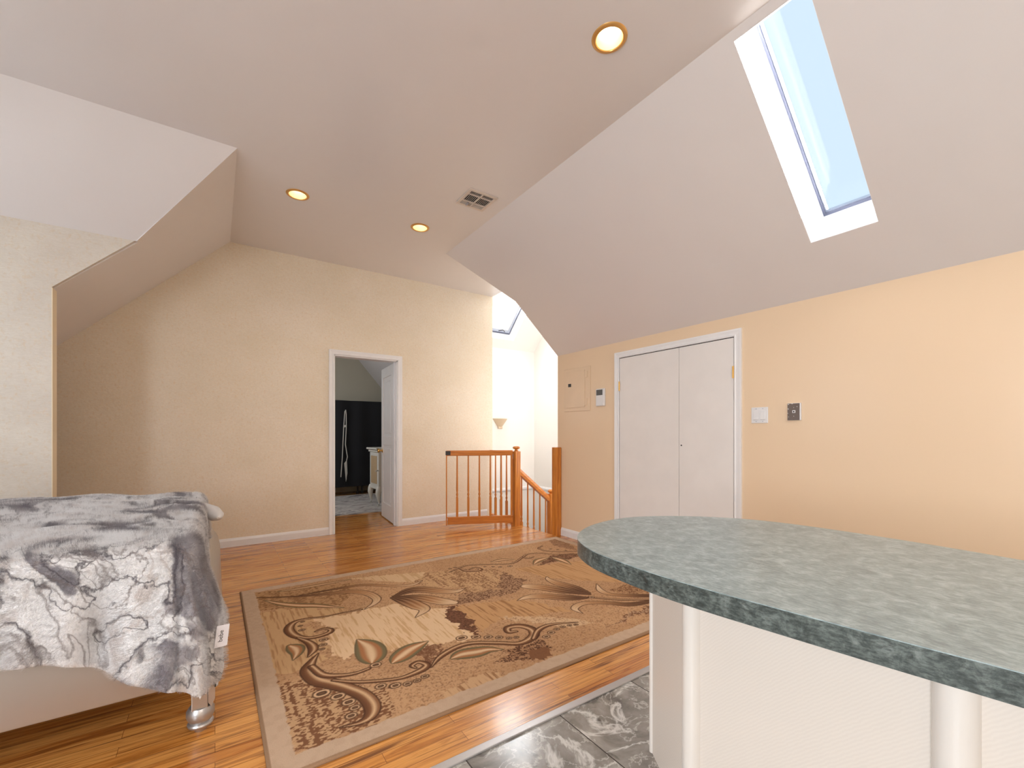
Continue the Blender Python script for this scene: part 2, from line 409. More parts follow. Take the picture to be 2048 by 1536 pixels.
obj('ceiling', bm, M_ceil, label='sloped ceiling over the bed at upper left', cat='ceiling', **ST)

# walls
bm = B()
for lo, hi in (((XL, YB, 0), (1.118, YB+.12, HC+.05)), ((1.86, YB, 0), (3.24, YB+.12, HC+.05)), ((1.118, YB, 2.045), (1.86, YB+.12, HC+.05))): box(bm, lo, hi)
obj('wall_back', bm, M_wp, label='beige textured wallpaper wall with the bedroom doorway', cat='wall', **ST)
bm = B(); prism(bm, [(XL, YP, 0), (-.885, YP, 0), (-.885, YP, z4(-.885)+.004), (-.46, YP, z4(-.46)+.012), (XL, YP, z4(-.46)+.012)], (0, .09, 0))
for v in bm.verts: 
    if v.co.y > YP+.01 and v.co.z > 1: v.co.z -= .0
obj('wall_partition', bm, M_wp2, label='grey beige wallpapered partition wall beside the bed', cat='wall', **ST)
M_edge = simple('warm_lit_edge', (240, 222, 190), .45)  # warm light on the wall end, put into a cream colour
obj('trim_2', bx((-.8852, YP-.001, 0), (-.881, YP+.091, z4(-.885))), M_edge, label='end face of the partition wall with warm light painted in', cat='trim', **ST)
obj('wall_right', bx((XR, YR, 0), (XR+.12, 3.79, 2.04)), M_right, label='peach cream knee wall with the closet doors', cat='wall', **ST)
# left wall with two window openings (one added for fill), rear wall solid
def wall_holes(bm, axis, pos, th, a0, a1, z0, z1, holes):
    holes = sorted(holes); cur = a0
    def seg(u0, u1, w0, w1):
        if u1-u0 < 1e-4 or w1-w0 < 1e-4: return
        if axis == 'x': box(bm, (pos, u0, w0), (pos+th, u1, w1))
        else: box(bm, (u0, pos, w0), (u1, pos+th, w1))
    for h0, h1, b0, b1 in holes:
        seg(cur, h0, z0, z1); seg(h0, h1, z0, b0); seg(h0, h1, b1, z1); cur = h1
    seg(cur, a1, z0, z1)
bm = B(); wall_holes(bm, 'x', XL-.12, .12, YR-.12, YB+.12, 0, HC+.1, [(-1.4, .2, .9, 2.2), (2.35, 3.65, 1.15, 2.35)])
obj('wall_left', bm, M_wp2, label='wallpapered wall behind the head of the bed', cat='wall', **ST)
bm = B(); wall_holes(bm, 'y', YR-.12, .12, XL, XR+.1, 0, HC+.1, [])
obj('wall_rear', bm, M_right, label='kitchen wall behind the camera', cat='wall', **ST)
# stairwell shell
XW, YW = 4.50, 5.90
S3 = 2.53+YW
bm = B()
box(bm, (3.24, YW, -2.4), (XW+.1, YW+.1, 4.3))
obj('wall_stair_far', bm, M_stair, label='bright white far wall of the stairwell', cat='wall', **ST)
obj('wall_stair_right', bx((XW, 3.79, -2.4), (XW+.1, YW+.1, 4.5)), M_stair, label='bright white right wall of the stairwell', cat='wall', **ST)
bm = B(); box(bm, (3.33, 3.70, -2.4), (XW+.1, 3.789, 2.66)); box(bm, (FE, 3.70, -2.4), (3.36, 3.789, -.22)); prism(bm, [(2.64, 3.787, z1(2.64)+.012), (3.35, 3.787, z1(3.35)+.012), (3.35, 3.787, 2.7), (2.64, 3.787, 2.72)], (0, -.04, 0))
obj('wall_stair_near', bm, M_stair, label='stairwell wall behind the closet wall', cat='wall', **ST)
obj('wall_stair_left', bx((FE-.1, 3.79, -2.4), (FE, YW+.1, -.22)), M_stair, label='stairwell wall below the landing edge', cat='wall', **ST)
obj('wall_stair_left', bx((3.14, YB+.12, -.22), (3.24, YW+.1, HC+.05)), M_stair, label='stairwell side wall behind the end of the wallpaper wall', cat='wall', **ST)
obj('wall_stair_left', bx((3.14, 4.31, HC+.121), (3.229, YW+.1, 4.4)), M_stair, label='stairwell shaft wall above the ceiling edge', cat='wall', **ST)
obj('wall_stair_near', bx((3.14, 4.25, HC+.06), (XW+.1, 4.31, 4.4)), M_stair, label='near wall of the skylight shaft over the stairs', cat='wall', **ST)
obj('floor', bx((3.1, 3.7, -2.5), (XW+.1, YW+.1, -2.4)), M_floor, label='oak floor at the foot of the stairs', cat='floor', **ST)
kx0, kx1, ky0, ky1 = 3.36, 3.99, 4.75, 5.78
bm = B()
def s3(x, y): return (x, y, S3-y)
for poly in ([(3.14, 4.2), (kx0, 4.2), (kx0, YW+.1), (3.14, YW+.1)], [(kx1, 4.2), (XW+.1, 4.2), (XW+.1, YW+.1), (kx1, YW+.1)], [(kx0, 4.2), (kx1, 4.2), (kx1, ky0), (kx0, ky0)], [(kx0, ky1), (kx1, ky1), (kx1, YW+.1), (kx0, YW+.1)]):
    prism(bm, [s3(*p) for p in poly], (0, .04, .04))
obj('ceiling', bm, M_stair, label='white sloped ceiling above the stairwell with small skylight', cat='ceiling', **ST)
# chair rail in the stairwell
for name, path, lab in (('trim_3', [((3.24, YW, .2), (0, -1, 0), (0, 0, 1)), ((XW-.0, YW, .2), (0, -1, 0), (0, 0, 1))], 'white chair rail on the stairwell far wall'),
                   ('trim_4', [((XW, YW, .2), (-1, 0, 0), (0, 0, 1)), ((XW, 3.8, .2), (-1, 0, 0), (0, 0, 1))], 'white chair rail on the stairwell right wall')):
    bm = B(); sweep(bm, [(0, 0), (.012, .0), (.028, .02), (.028, .04), (.014, .06), (0, .065)], path)
    obj(name, bm, M_white, label=lab, cat='chair rail', **ST)

# bedroom beyond the doorway
X2 = 0.2
obj('wall_bedroom_far', bx((X2, 8.9, 0), (3.2, 9.0, 3.0)), M_room2, label='olive beige far wall of the bedroom', cat='wall', **ST)
obj('wall_bedroom_left', bx((X2-.1, YB+.12, 0), (X2, 9.0, 3.0)), M_room2, label='bedroom wall on the left out of sight', cat='wall', **ST)
obj('wall_bedroom_right', bx((3.1, 5.34, 0), (3.2, 9.0, 3.0)), M_room2, label='bedroom wall on the right behind the door', cat='wall', **ST)
bm = B(); prism(bm, [(X2, 5.3, 2.82), (2.2, 5.3, 2.82), (3.2, 5.3, 1.65), (3.2, 5.3, 1.75), (2.2, 5.3, 2.92), (X2, 5.3, 2.92)], (0, 3.7, 0))
for v in bm.verts:
    if v.co.y < 5.35: v.co.y = YB+.12
obj('ceiling', bm, M_room2c, label='sloped grey white ceiling of the bedroom', cat='ceiling', **ST)

# ------------------------------------------------------------------ baseboards
bprof = [(0, 0), (.014, 0), (.014, .062), (.009, .078), (.004, .086), (0, .086)]
def baseboard(name, a, b, out, lab):
    bm = B(); sweep(bm, bprof, [(a, out, (0, 0, 1)), (b, out, (0, 0, 1))]); return obj(name, bm, M_white, label=lab, cat='baseboard', **ST)
baseboard('baseboard_back_left', (-.8, YB, 0), (1.062, YB, 0), (0, -1, 0), 'white baseboard between bed and bedroom door')
baseboard('baseboard_back_right', (1.916, YB, 0), (3.15, YB, 0), (0, -1, 0), 'white baseboard between bedroom door and stairs')
baseboard('baseboard_right', (XR, 2.926, 0), (XR, 3.79, 0), (-1, 0, 0), 'white baseboard between closet and stairs')
baseboard('baseboard_right_near', (XR, YR, 0), (XR, 1.674, 0), (-1, 0, 0), 'white baseboard behind the peninsula')
baseboard('baseboard_partition', (XL, YP, 0), (-.89, YP, 0), (0, -1, 0), 'white baseboard behind the bed')

# ------------------------------------------------------------------ casings
cprof = [(0, 0), (0, .016), (.008, .02), (.016, .014), (.03, .016), (.044, .02), (.055, .02), (.055, 0)]   # (across, out)
def casing(parent, pts, out):
    """pts: inner corner path (4 points); goes around the opening"""
    P = [Vector(p) for p in pts]; out = Vector(out); path = []
    for i, p in enumerate(P):
        dirs = []
        if i > 0: dirs.append((P[i]-P[i-1]).normalized())
        if i < len(P)-1: dirs.append((P[i+1]-P[i]).normalized())
        ns = [-d.cross(out) for d in dirs]
        av = ns[0] if len(ns) == 1 else ns[0]+ns[1]
        path.append((p, av, out))
    bm = B(); sweep(bm, cprof, path); return obj('casing', bm, M_white, parent)
# door_1: bedroom doorway
d1 = empty('door_1', (1.49, YB, 0), label='open white panelled bedroom door in its white casing', cat='door', **ST)
def rel(o, root): o.location = Vector(o.location)-Vector(root.location); return o
def attach(o, root):
    o.parent = root; o.matrix_parent_inverse = Matrix.Translation(-Vector(root.location)); return o
c = casing(None, [(1.118, YB, 0), (1.118, YB, 2.045), (1.86, YB, 2.045), (1.86, YB, 0)], (0, -1, 0)); 
# make sure the casing lies outside the opening
attach(c, d1)
bm = B(); box(bm, (1.118, YB-.002, 0), (1.13, YB+.122, 2.045)); box(bm, (1.848, YB-.002, 0), (1.86, YB+.122, 2.045)); box(bm, (1.118, YB-.002, 2.033), (1.86, YB+.122, 2.045))
box(bm, (1.13, YB+.05, 0), (1.14, YB+.08, 2.033)); box(bm, (1.838, YB+.05, 0), (1.848, YB+.08, 2.033))
attach(obj('jamb', bm, M_white), d1)
# door leaf, opened away from us, hinged on the right jamb
hinge = Vector((1.846, YB+.125, .012)); free = Vector((1.905, 5.985, .012)); LW = (free-hinge).length
ang = math.atan2(free.y-hinge.y, free.x-hinge.x)
Mleaf = Matrix.Translation(hinge) @ Matrix.Rotation(ang, 4, 'Z')      # local x along leaf, +y = the side facing left (camera)
bm = B(); t = .036; w = LW; h = 2.015
# stiles and rails with two recessed panels each face
def leafbox(lo, hi): box(bm, lo, hi, M=Mleaf)
leafbox((0, -t, 0), (.10, 0, h)); leafbox((w-.10, -t, 0), (w, 0, h)); leafbox((.10, -t, 0), (w-.10, 0, .20)); leafbox((.10, -t, .98), (w-.10, 0, 1.10)); leafbox((.10, -t, h-.13), (w-.10, 0, h))
leafbox((.10, -t+.01, .20), (w-.10, -.01, .98)); leafbox((.10, -t+.01, 1.10), (w-.10, -.01, h-.13))
leafbox((.14, -t+.004, .24), (w-.14, -.004, .94)); leafbox((.14, -t+.004, 1.14), (w-.14, -.004, h-.20))
# arched top of the upper raised panel
vs = [(.14+(w-.28)*i/12, -.004, h-.20+.035*math.sin(PI*i/12)) for i in range(13)]
prism(bm, [Mleaf @ Vector(p) for p in [(.14, -.004, h-.2)]+vs[1:-1]+[(w-.14, -.004, h-.2)]], Mleaf.to_3x3() @ Vector((0, -t+.008, 0)))
attach(obj('door_leaf', bm, M_door, bevel=.003), d1)
for sy in (1, -1):
    bm = B(); Mk = Mleaf @ Matrix.Translation((w-.06, 0 if sy > 0 else -t, .90)) @ Matrix.Rotation(-sy*PI/2, 4, 'X')
    lathe(bm, [(0, 0), (.028, 0), (.028, .004), (.012, .01), (.011, .03), (.024, .04), (.028, .052), (.024, .064), (0, .068)], M=Mk, seg=20)
    attach(obj('door_knob', bm, M_brass, smooth=True), d1)
for z in (.22, 1.72):
    bm = B(); box(bm, (-.001, -t-.002, z-.045), (.03, -t+.02, z+.045), M=Mleaf); box(bm, (-.014, -t+.002, z-.045), (-.0005, -.004, z+.045), M=Mleaf)
    attach(obj('hinge', bm, M_brass), d1)
# door_2: closet, two flush leaves
d2 = empty('door_2', (XR, 2.3, 0), label='white double closet door in the peach wall', cat='door', **ST)
attach(casing(None, [(XR, 2.867, 0), (XR, 2.867, 1.872), (XR, 1.744, 1.872), (XR, 1.744, 0)], (-1, 0, 0)), d2)
attach(obj('jamb', bx((XR-.004, 1.744, 0), (XR+.0, 2.867, 1.872)), M_hole), d2)  # near-black sheet painting the shade in the gaps around the leaves
for y0, y1, nm in ((2.2155, 2.8615, 'l'), (1.7495, 2.2115, 'r')):
    lf = attach(obj('closet_leaf', bx((XR-.012, y0, .012), (XR-.003, y1, 1.866)), M_door, bevel=.0015), d2)
for y, z in ((2.862, 1.60), (1.749, 1.605), (2.862, .25), (1.749, .25)):
    bm = B(); lathe(bm, [(0, -.045), (.0065, -.045), (.0065, .045), (0, .045)], (XR-.018, y, z), 12)
    attach(obj('hinge', bm, M_brass, smooth=True), d2)
bm = B(); lathe(bm, [(0, 0), (.006, 0), (.006, .002), (0, .002)], (XR-.0125, 2.19, 1.045), 12, Matrix.Rotation(-PI/2, 4, 'Y'))
attach(obj('knob_hole', bm, M_hole), d2)

# ------------------------------------------------------------------ skylights
w1 = empty('window_1', (2.6, .98, z1(2.6)), label='long narrow skylight in the right sloped ceiling', cat='skylight', **ST)
n1 = Vector((.6648, 0, .7470)); DP = .31
def s1p(x, y, d): return Vector(s1(x, y))+n1*d
fl = .012  # slight flare at the glass
g = dict(x0=sx0-.0, x1=sx1-.012, y0=sy0, y1=sy1-.012)
bm = B()
e_ = .0015; a = [s1p(sx0+e_, sy0+e_, .0015), s1p(sx1-e_, sy0+e_, .0015), s1p(sx1-e_, sy1-e_, .0015), s1p(sx0+e_, sy1-e_, .0015)]
b = [s1p(sx0+e_, sy0+e_, DP), s1p(sx1-e_, sy0+e_, DP), s1p(sx1-e_, sy1-e_, DP), s1p(sx0+e_, sy1-e_, DP)]
ctr = sum(a, Vector())/4
for i in range(4):
    j = (i+1) % 4; q = [a[i], a[j], b[j], b[i]]
    mid = (a[i]+a[j])/2; outw = (mid-ctr).normalized()*.03
    prism(bm, q, outw)
attach(obj('reveal', bm, M_reveal), w1)
def ring_frame(bm, pf, x0, x1, y0, y1, wd, d0, d1):
    for (u0, u1, v0, v1) in ((x0, x1, y0, y0+wd), (x0, x1, y1-wd, y1), (x0, x0+wd, y0+wd, y1-wd), (x1-wd, x1, y0+wd, y1-wd)):
        lo = [pf(u, v, d0) for u, v in ((u0, v0), (u1, v0), (u1, v1), (u0, v1))]
        n_ = (pf(u0, v0, d1)-pf(u0, v0, d0)); prism(bm, lo, n_)
bm = B(); ring_frame(bm, s1p, sx0, sx1, sy0, sy1, .016, .13, .135)
attach(obj('reveal_bead', bm, M_reveal), w1)
bm = B(); ring_frame(bm, s1p, sx0, sx1, sy0, sy1, .014, DP-.03, DP)
attach(obj('sash_gasket', bm, M_gasket), w1)
bm = B(); ring_frame(bm, s1p, sx0+.01, sx1-.01, sy0+.014, sy1-.014, .008, DP-.02, DP+.006)
attach(obj('sash', bm, M_alu), w1)
bm = B(); prism(bm, [s1p(x, y, DP-.004) for x, y in ((sx0+.01, sy0+.01), (sx1-.01, sy0+.01), (sx1-.01, sy1-.01), (sx0+.01, sy1-.01))], n1*.004)
attach(obj('glass_pane', bm, M_glass), w1)
bm = B(); tube(bm, [s1p(sx1-.02, sy0+.06, DP-.05), s1p(sx1-.02, sy0+.03, DP-.05)], .008)
attach(obj('latch', bm, M_white, smooth=True), w1)

w2 = empty('window_2', (3.7, 5.2, S3-5.2), label='small skylight above the stairwell', cat='skylight', **ST)
n3 = Vector((0, .7071, .7071))
def s3p(x, y, d): return Vector(s3(x, y))+n3*d
bm = B()
a, b = [[s3p(u, v, w) for u, v in ((kx0+e_, ky0+e_), (kx1-e_, ky0+e_), (kx1-e_, ky1-e_), (kx0+e_, ky1-e_))] for w in (.0015, .2)]
ctr = sum(a, Vector())/4
for i in range(4):
    j = (i+1) % 4; prism(bm, [a[i], a[j], b[j], b[i]], ((a[i]+a[j])/2-ctr).normalized()*.03)
attach(obj('reveal', bm, M_reveal), w2)
bm = B(); ring_frame(bm, s3p, kx0, kx1, ky0, ky1, .022, .17, .19); attach(obj('sash_gasket', bm, M_gasket), w2)
bm = B(); ring_frame(bm, s3p, kx0+.022, kx1-.022, ky0+.022, ky1-.022, .02, .165, .195); attach(obj('sash', bm, M_alu), w2)
bm = B(); prism(bm, [s3p(x, y, .185) for x, y in ((kx0+.03, ky0+.03), (kx1-.03, ky0+.03), (kx1-.03, ky1-.03), (kx0+.03, ky1-.03))], n3*.004)
attach(obj('glass_pane', bm, M_glass), w2)
bm = B(); tube(bm, [s3p(kx1-.14, ky1-.045, .13), s3p(kx1-.2, ky1-.07, .11), s3p(kx1-.26, ky1-.045, .13)], .008); attach(obj('crank', bm, M_dark, smooth=True), w2)

# unseen windows beside the camera; the second is added for fill
def plain_window(name, axis, pos, a0, a1, z0, z1, lab):
    mid = (a0+a1)/2; w_ = empty(name, (pos, mid, z0) if axis == 'x' else (mid, pos, z0), label=lab, cat='window', **ST)
    bm = B(); zm = (z0+z1)/2
    for u0, u1, v0, v1 in ((a0, a0+.05, z0, z1), (a1-.05, a1, z0, z1), (a0+.05, a1-.05, z0, z0+.05), (a0+.05, a1-.05, z1-.05, z1), (a0+.05, a1-.05, zm-.02, zm+.02)):
        if axis == 'x': box(bm, (pos-.10, u0, v0), (pos-.05, u1, v1))
        else: box(bm, (u0, pos-.10, v0), (u1, pos-.05, v1))
    attach(obj('window_frame', bm, M_white), w_)
plain_window('window_3', 'x', XL, 2.35, 3.65, 1.15, 2.35, 'white framed window over the head of the bed')
plain_window('window_4', 'x', XL, -1.4, .2, .9, 2.2, 'added unseen window in the left wall for the side fill')

# ------------------------------------------------------------------ recessed lights
def can_light(loc, lab, energy=5.5):
    r = empty('recessed_light', loc, label=lab, cat='recessed light', group='recessed ceiling lights')
    bm = B(); lathe(bm, [(.0645, .004), (.0645, -.003), (.067, -.007), (.074, -.008), (.084, -.004), (.087, .0005), (.080, .002), (.0645, .004)], seg=48)
    obj('trim_ring', bm, M_gold, r, smooth=True)
    bm = B(); lathe(bm, [(.0642, -.003), (.062, .02), (.056, .07), (.050, .105)], seg=40)
    obj('reflector', bm, M_cone, r, smooth=True)
    bm = B(); lathe(bm, [(.052, .118), (.052, .105), (.048, .085), (.036, .07), (.018, .062), (0, .060)], seg=32)
    obj('bulb', bm, M_bulb, r, smooth=True)
    l = lamp('recessed_lamp', 'SPOT', (0, 0, -.012), energy, (1.0, .84, .64), size=.03, spot=math.radians(150)); l.parent = r
    return r
# holes in the flat ceiling are cut by a boolean
cans = [((1.595, 1.483, HC), 'large looking gold rimmed recessed light nearest the skylight'),
        ((.553, 3.88, HC), 'left of the two small looking recessed lights near the back wall'),
        ((1.59, 3.85, HC), 'recessed light closest to the ceiling vent'),
        ((.55, 1.45, HC), 'recessed light above the near end of the rug'),
        ((1.595, -.9, HC), 'recessed light over the peninsula behind the camera'),
        ((.0, -.9, HC), 'recessed light over the kitchen behind the camera')]
for loc, lab in cans[:3]: can_light(loc, lab)
for loc, lab in cans[3:]: can_light(loc, lab)  # unseen cans spaced on from the visible three, included for their light
ceil0 = [o for o in bpy.data.objects if o.name == 'ceiling'][0]
bm = B()
for loc, lab in cans: lathe(bm, [(0, -.05), (.0655, -.05), (.0655, .2), (0, .2)], loc, 40)
me = bpy.data.meshes.new('cut'); bmesh.ops.recalc_face_normals(bm, faces=bm.faces); bm.to_mesh(me); bm.free()
co = bpy.data.objects.new('cut', me); C.objects.link(co)
bo = ceil0.modifiers.new('cut', 'BOOLEAN'); bo.object = co; bo.operation = 'DIFFERENCE'; bo.solver = 'EXACT'
bpy.context.view_layer.update()
dg = bpy.context.evaluated_depsgraph_get(); nm = bpy.data.meshes.new_from_object(ceil0.evaluated_get(dg))
ceil0.modifiers.clear(); ceil0.data = nm; bpy.data.objects.remove(co)
obj('ceiling_backing', bx((XL, YR, HC+.121), (XS+.02, YB+.1, HC+.14)), M_hole, label='dark attic deck above the flat ceiling', cat='ceiling', **ST).name = 'ceiling.010'

# ------------------------------------------------------------------ ceiling vent
v = empty('ceiling_vent', (1.79, 3.13, HC), label='cream square louvred air vent in the flat ceiling', cat='vent')
s = .13
bm = B()
for lo, hi in (((-s, -s, -.008), (s, -s+.026, .0)), ((-s, s-.026, -.008), (s, s, 0)), ((-s, -s+.026, -.008), (-s+.026, s-.026, 0)), ((s-.026, -s+.026, -.008), (s, s-.026, 0))): box(bm, lo, hi)
obj('frame', bm, M_vent, v, bevel=.003)
bm = B(); box(bm, (-.005, -.104, -.009), (.005, .104, -.001)); box(bm, (-.104, .045, -.009), (.104, .053, -.001)); box(bm, (-.104, -.06, -.009), (.104, -.052, -.001)); obj('divider', bm, M_vent, v)
obj('backing', bx((-.104, -.104, -.0012), (.104, .104, -.0004)), M_hole, v)
for i in range(14):
    x = -.097+i*.0149
    if abs(x) < .006: continue
    bm = bx((-.0012, -.052, -.0055), (.0012, .045, .0), Matrix.Translation((x, 0, -.0015)) @ Matrix.Rotation(.5, 4, 'Y')); obj('slat', bm, M_vent, v)
for yc in (.066, .079, .092, -.066, -.079, -.092):
    bm = B()
    for x0, x1 in ((-.103, -.006), (.006, .103)): box(bm, (x0, -.001, -.0055), (x1, .001, 0), M=Matrix.Translation((0, yc, -.0015)) @ Matrix.Rotation(.6 if yc > 0 else -.9, 4, 'X'))
    obj('slat', bm, M_vent, v)
bm = B(); box(bm, (-.05, .06, -.018), (-.042, .10, -.008)); obj('damper_lever', bm, M_alu, v)

# ------------------------------------------------------------------ wall fittings on the right wall
p = empty('breaker_panel', (XR, 3.47, 1.62), label='breaker panel painted the same peach as the wall', cat='electrical panel')
bm = B(); y0, y1, z0, z1 = -.204, .204, -.235, .235
obj('cover', bx((-.008, y0, z0), (0, y1, z1)), M_panel, p, bevel=.004)
obj('panel_door', bx((-.014, -.13, -.195), (-.0085, .15, .20)), M_panel, p, bevel=.002)
obj('latch', bx((-.018, .08, .035), (-.014, .125, .07)), M_dark, p, bevel=.003)
bm = B()
bm.free()
for zz in (-.14, .15): obj('hinge', bx((-.0145, -.165, zz-.035), (-.008, -.132, zz+.035)), M_panel, p, bevel=.002)
t_ = empty('thermostat', (XR, 3.11, 1.51), label='small white wall thermostat with grey screen', cat='thermostat')
obj('body', bx((-.024, -.058, -.088), (0, .058, .088)), M_plastic, t_, bevel=.006)
obj('screen', bx((-.0255, -.036, .022), (-.0235, .048, .078)), M_screen, t_)
obj('flap', bx((-.026, -.05, -.082), (-.0238, .05, .012)), M_plastic, t_, bevel=.001)
sw = empty('light_switch', (XR, 1.563, 1.275), label='white double rocker switch plate right of closet', cat='light switch')
obj('plate', bx((-.006, -.058, -.057), (0, .058, .057)), M_plastic, sw, bevel=.003)
for yy in (.023, -.023):
    bm = bx((-.005, -.016, -.033), (.003, .016, .033), Matrix.Translation((-.006, yy, 0)) @ Matrix.Rotation(.1, 4, 'Y')); r_ = obj('rocker', bm, M_plastic, sw, bevel=.0015)
    for zz in (.046, -.046):
        bm = B(); lathe(bm, [(0, 0), (.003, 0), (.003, .001), (0, .0015)], (-.006, yy, zz), 10, Matrix.Rotation(-PI/2, 4, 'Y')); obj('screw', bm, M_alu, sw)
jp = empty('jack_plate', (XR, 1.333, 1.29), label='scuffed grey jack plate with chipped white edge', cat='wall plate')
obj('plate', bx((-.014, -.04, -.058), (0, .042, .058)), M_plastic, jp, bevel=.002)
obj('face', bx((-.017, -.032, -.057), (-.0135, .041, .056)), M_grey, jp)
obj('socket', bx((-.0195, -.008, -.008), (-.0165, .010, .010)), M_plastic, jp)
obj('socket_hole', bx((-.0202, -.003, -.004), (-.0193, .005, .005)), M_hole, jp)
for yy, zz, a_, b_ in ((.002, .028, .003, .007), (-.018, .033, .008, .004), (.002, -.03, .003, .007), (.035, .05, .01, .006), (.012, .054, .012, .004), (.034, -.034, .006, .004), (.036, .02, .005, .014), (.038, -.01, .003, .01)):
    bm = B(); prism(bm, [(-.0174, yy-a_/2, zz), (-.0174, yy, zz-b_/2), (-.0174, yy+a_/2, zz+.001), (-.0174, yy+.001, zz+b_/2)], (.0005, 0, 0)); obj('paint_chip', bm, M_plastic, jp)
# sconce on the stairwell wall
sc = empty('wall_sconce', (3.80, YW, 1.30), label='pale half cone sconce on the bright stairwell wall', cat='wall lamp')
M_sc = simple('frosted_beige_glass', (228, 206, 176), .4)
bm = B(); n = 24
R_ = [[bm.verts.new((rr*math.cos(PI*i/n), -rr*.75*math.sin(PI*i/n), zz)) for i in range(n+1)] for rr, zz in ((.135, .085), (.13, .08), (.045, -.04), (.03, -.05))]
for A, Bq in zip(R_, R_[1:]):
    for i in range(n): bm.faces.new((A[i], A[i+1], Bq[i+1], Bq[i]))
bm.faces.new(R_[-1]); o = obj('shade', bm, M_sc, sc, smooth=True); sol = o.modifiers.new('t', 'SOLIDIFY'); sol.thickness = .004
obj('bracket', bx((-.04, -.03, -.075), (.04, 0, -.035)), M_sc, sc, bevel=.008)

# ------------------------------------------------------------------ stair railing
def baluster_prof(sq, h, top=.009):
    return None
def baluster(name, loc, z0, z1, parent, sq=.026, turn=.24, rtop=.009):
    """square block below, turned neck and slim taper above"""
    bm = B(); box(bm, (-sq/2, -sq/2, z0), (sq/2, sq/2, z0+turn))
    zt = z0+turn; L = z1-zt
    pr = [(sq*.48, zt), (sq*.5, zt+.008), (sq*.33, zt+.018), (sq*.5, zt+.034), (sq*.56, zt+.042), (sq*.4, zt+.058), (sq*.36, zt+.066), (sq*.48, zt+.09), (sq*.47, zt+.2*L), (sq*.4, zt+.55*L), (rtop, z1)]
    if L < .12: pr = [(sq*.4, zt), (rtop, z1)]
    lathe(bm, pr, seg=14); o = obj(name, bm, M_oak, parent, smooth=True); o.location = loc; return o
NX, NY = 3.10, 4.43
newel = empty('newel_post', (NX, NY, 0), label='oak newel post with round cap carrying the gate', cat='newel post')
bm = bx((-.040, -.040, -.02), (.040, .040, .925)); obj('shaft', bm, M_oak, newel, bevel=.005)
bm = B(); lathe(bm, [(.024, .92), (.028, .93), (.018, .94), (.018, .948), (.04, .957), (.046, .968), (.042, .98), (.03, .987), (0, .99)], seg=32); obj('cap', bm, M_oak, newel, smooth=True)
post = empty('wall_post', (3.19, 3.765, 0), label='tall plain oak post at the closet wall corner', cat='post')
obj('shaft', bx((-.036, -.045, -.22), (.036, .040, .99)), M_oak, post, bevel=.006)
ln_ = empty('newel_post', (3.66, 4.43, -.45), label='lower oak newel post at the foot of the sloping handrail', cat='newel post')
obj('shaft', bx((-.04, -.04, -1.0), (.04, .04, .80)), M_oak, ln_, bevel=.005)
bm = B(); lathe(bm, [(.026, .79), (.03, .80), (.018, .81), (.04, .826), (.045, .84), (.03, .855), (0, .86)], seg=32); obj('cap', bm, M_oak, ln_, smooth=True)
# level guard from the newel to the end of the back wall
gr = empty('stair_guard', (3.165, 4.8, 0), label='short level oak balustrade between newel and back wall', cat='railing')
hp = [(-.028, 0), (-.028, .025), (-.018, .045), (.018, .045), (.028, .025), (.028, 0)]
pa, pb = Vector((NX+.03, NY+.04, .0)), Vector((3.215, YB, .0))
dv = (pb-pa).normalized(); sd = dv.cross(Vector((0, 0, 1)))
bm = B(); sweep(bm, hp, [(pa+Vector((0, 0, .87)), sd, (0, 0, 1)), (pb+Vector((0, 0, .87)), sd, (0, 0, 1))]); attach(obj('handrail', bm, M_oakx), gr)
bm = B(); sweep(bm, [(-.022, 0), (-.022, .02), (.022, .02), (.022, 0)], [(pa, sd, (0, 0, 1)), (pb, sd, (0, 0, 1))]); attach(obj('shoe_rail', bm, M_oakx), gr)
for f in (.14, .36, .58, .80):
    q = pa.lerp(pb, f); o = baluster('baluster', (q.x, q.y, 0), .02, .87, None); attach(o, gr)
# sloping rail down the stairs (+X)
sr = empty('stair_rail', (3.4, 4.43, 0), label='sloping oak handrail descending the stairs with balusters', cat='railing')
A_ = Vector((NX+.03, 4.43, .655)); B_ = Vector((3.64, 4.43, .245)); dd = (B_-A_).normalized(); up = Vector((-dd.z, 0, dd.x))
bm = B(); sweep(bm, [(-.03, -.012), (-.032, .02), (-.022, .05), (.022, .05), (.032, .02), (.03, -.012)], [(A_-dd*.02, (0, 1, 0), up), (B_+dd*.02, (0, 1, 0), up)]); attach(obj('handrail', bm, M_oakx), sr)
for i in range(5):
    f = (.10+.19*i); q = A_.lerp(B_, f); base = -.15-.75*(q.x-3.13)
    attach(baluster('baluster', (q.x, q.y, 0), base, q.z+.0, None, turn=.22), sr)
bm = B(); prism(bm, [(3.14, 4.40, -.22), (3.70, 4.40, -.65), (3.70, 4.40, -.85), (3.14, 4.40, -.42)], (0, .06, 0)); attach(obj('stringer', bm, M_oakx), sr)
# stairs
st = empty('stair_flight', (3.2, 4.1, 0), label='oak stair treads descending beside the railing', cat='stairs')
for i in range(5):
    x0 = FE+.0+.235*i; z = -.19*(i+1)
    attach(obj('tread', bx((x0-.02, 3.80, z-.03), (x0+.235, 4.39, z)), M_tread, bevel=.004), st)
    attach(obj('riser', bx((x0+.005, 3.80, z), (x0+.018, 4.39, z+.159 if i else z+.165)), M_white), st)
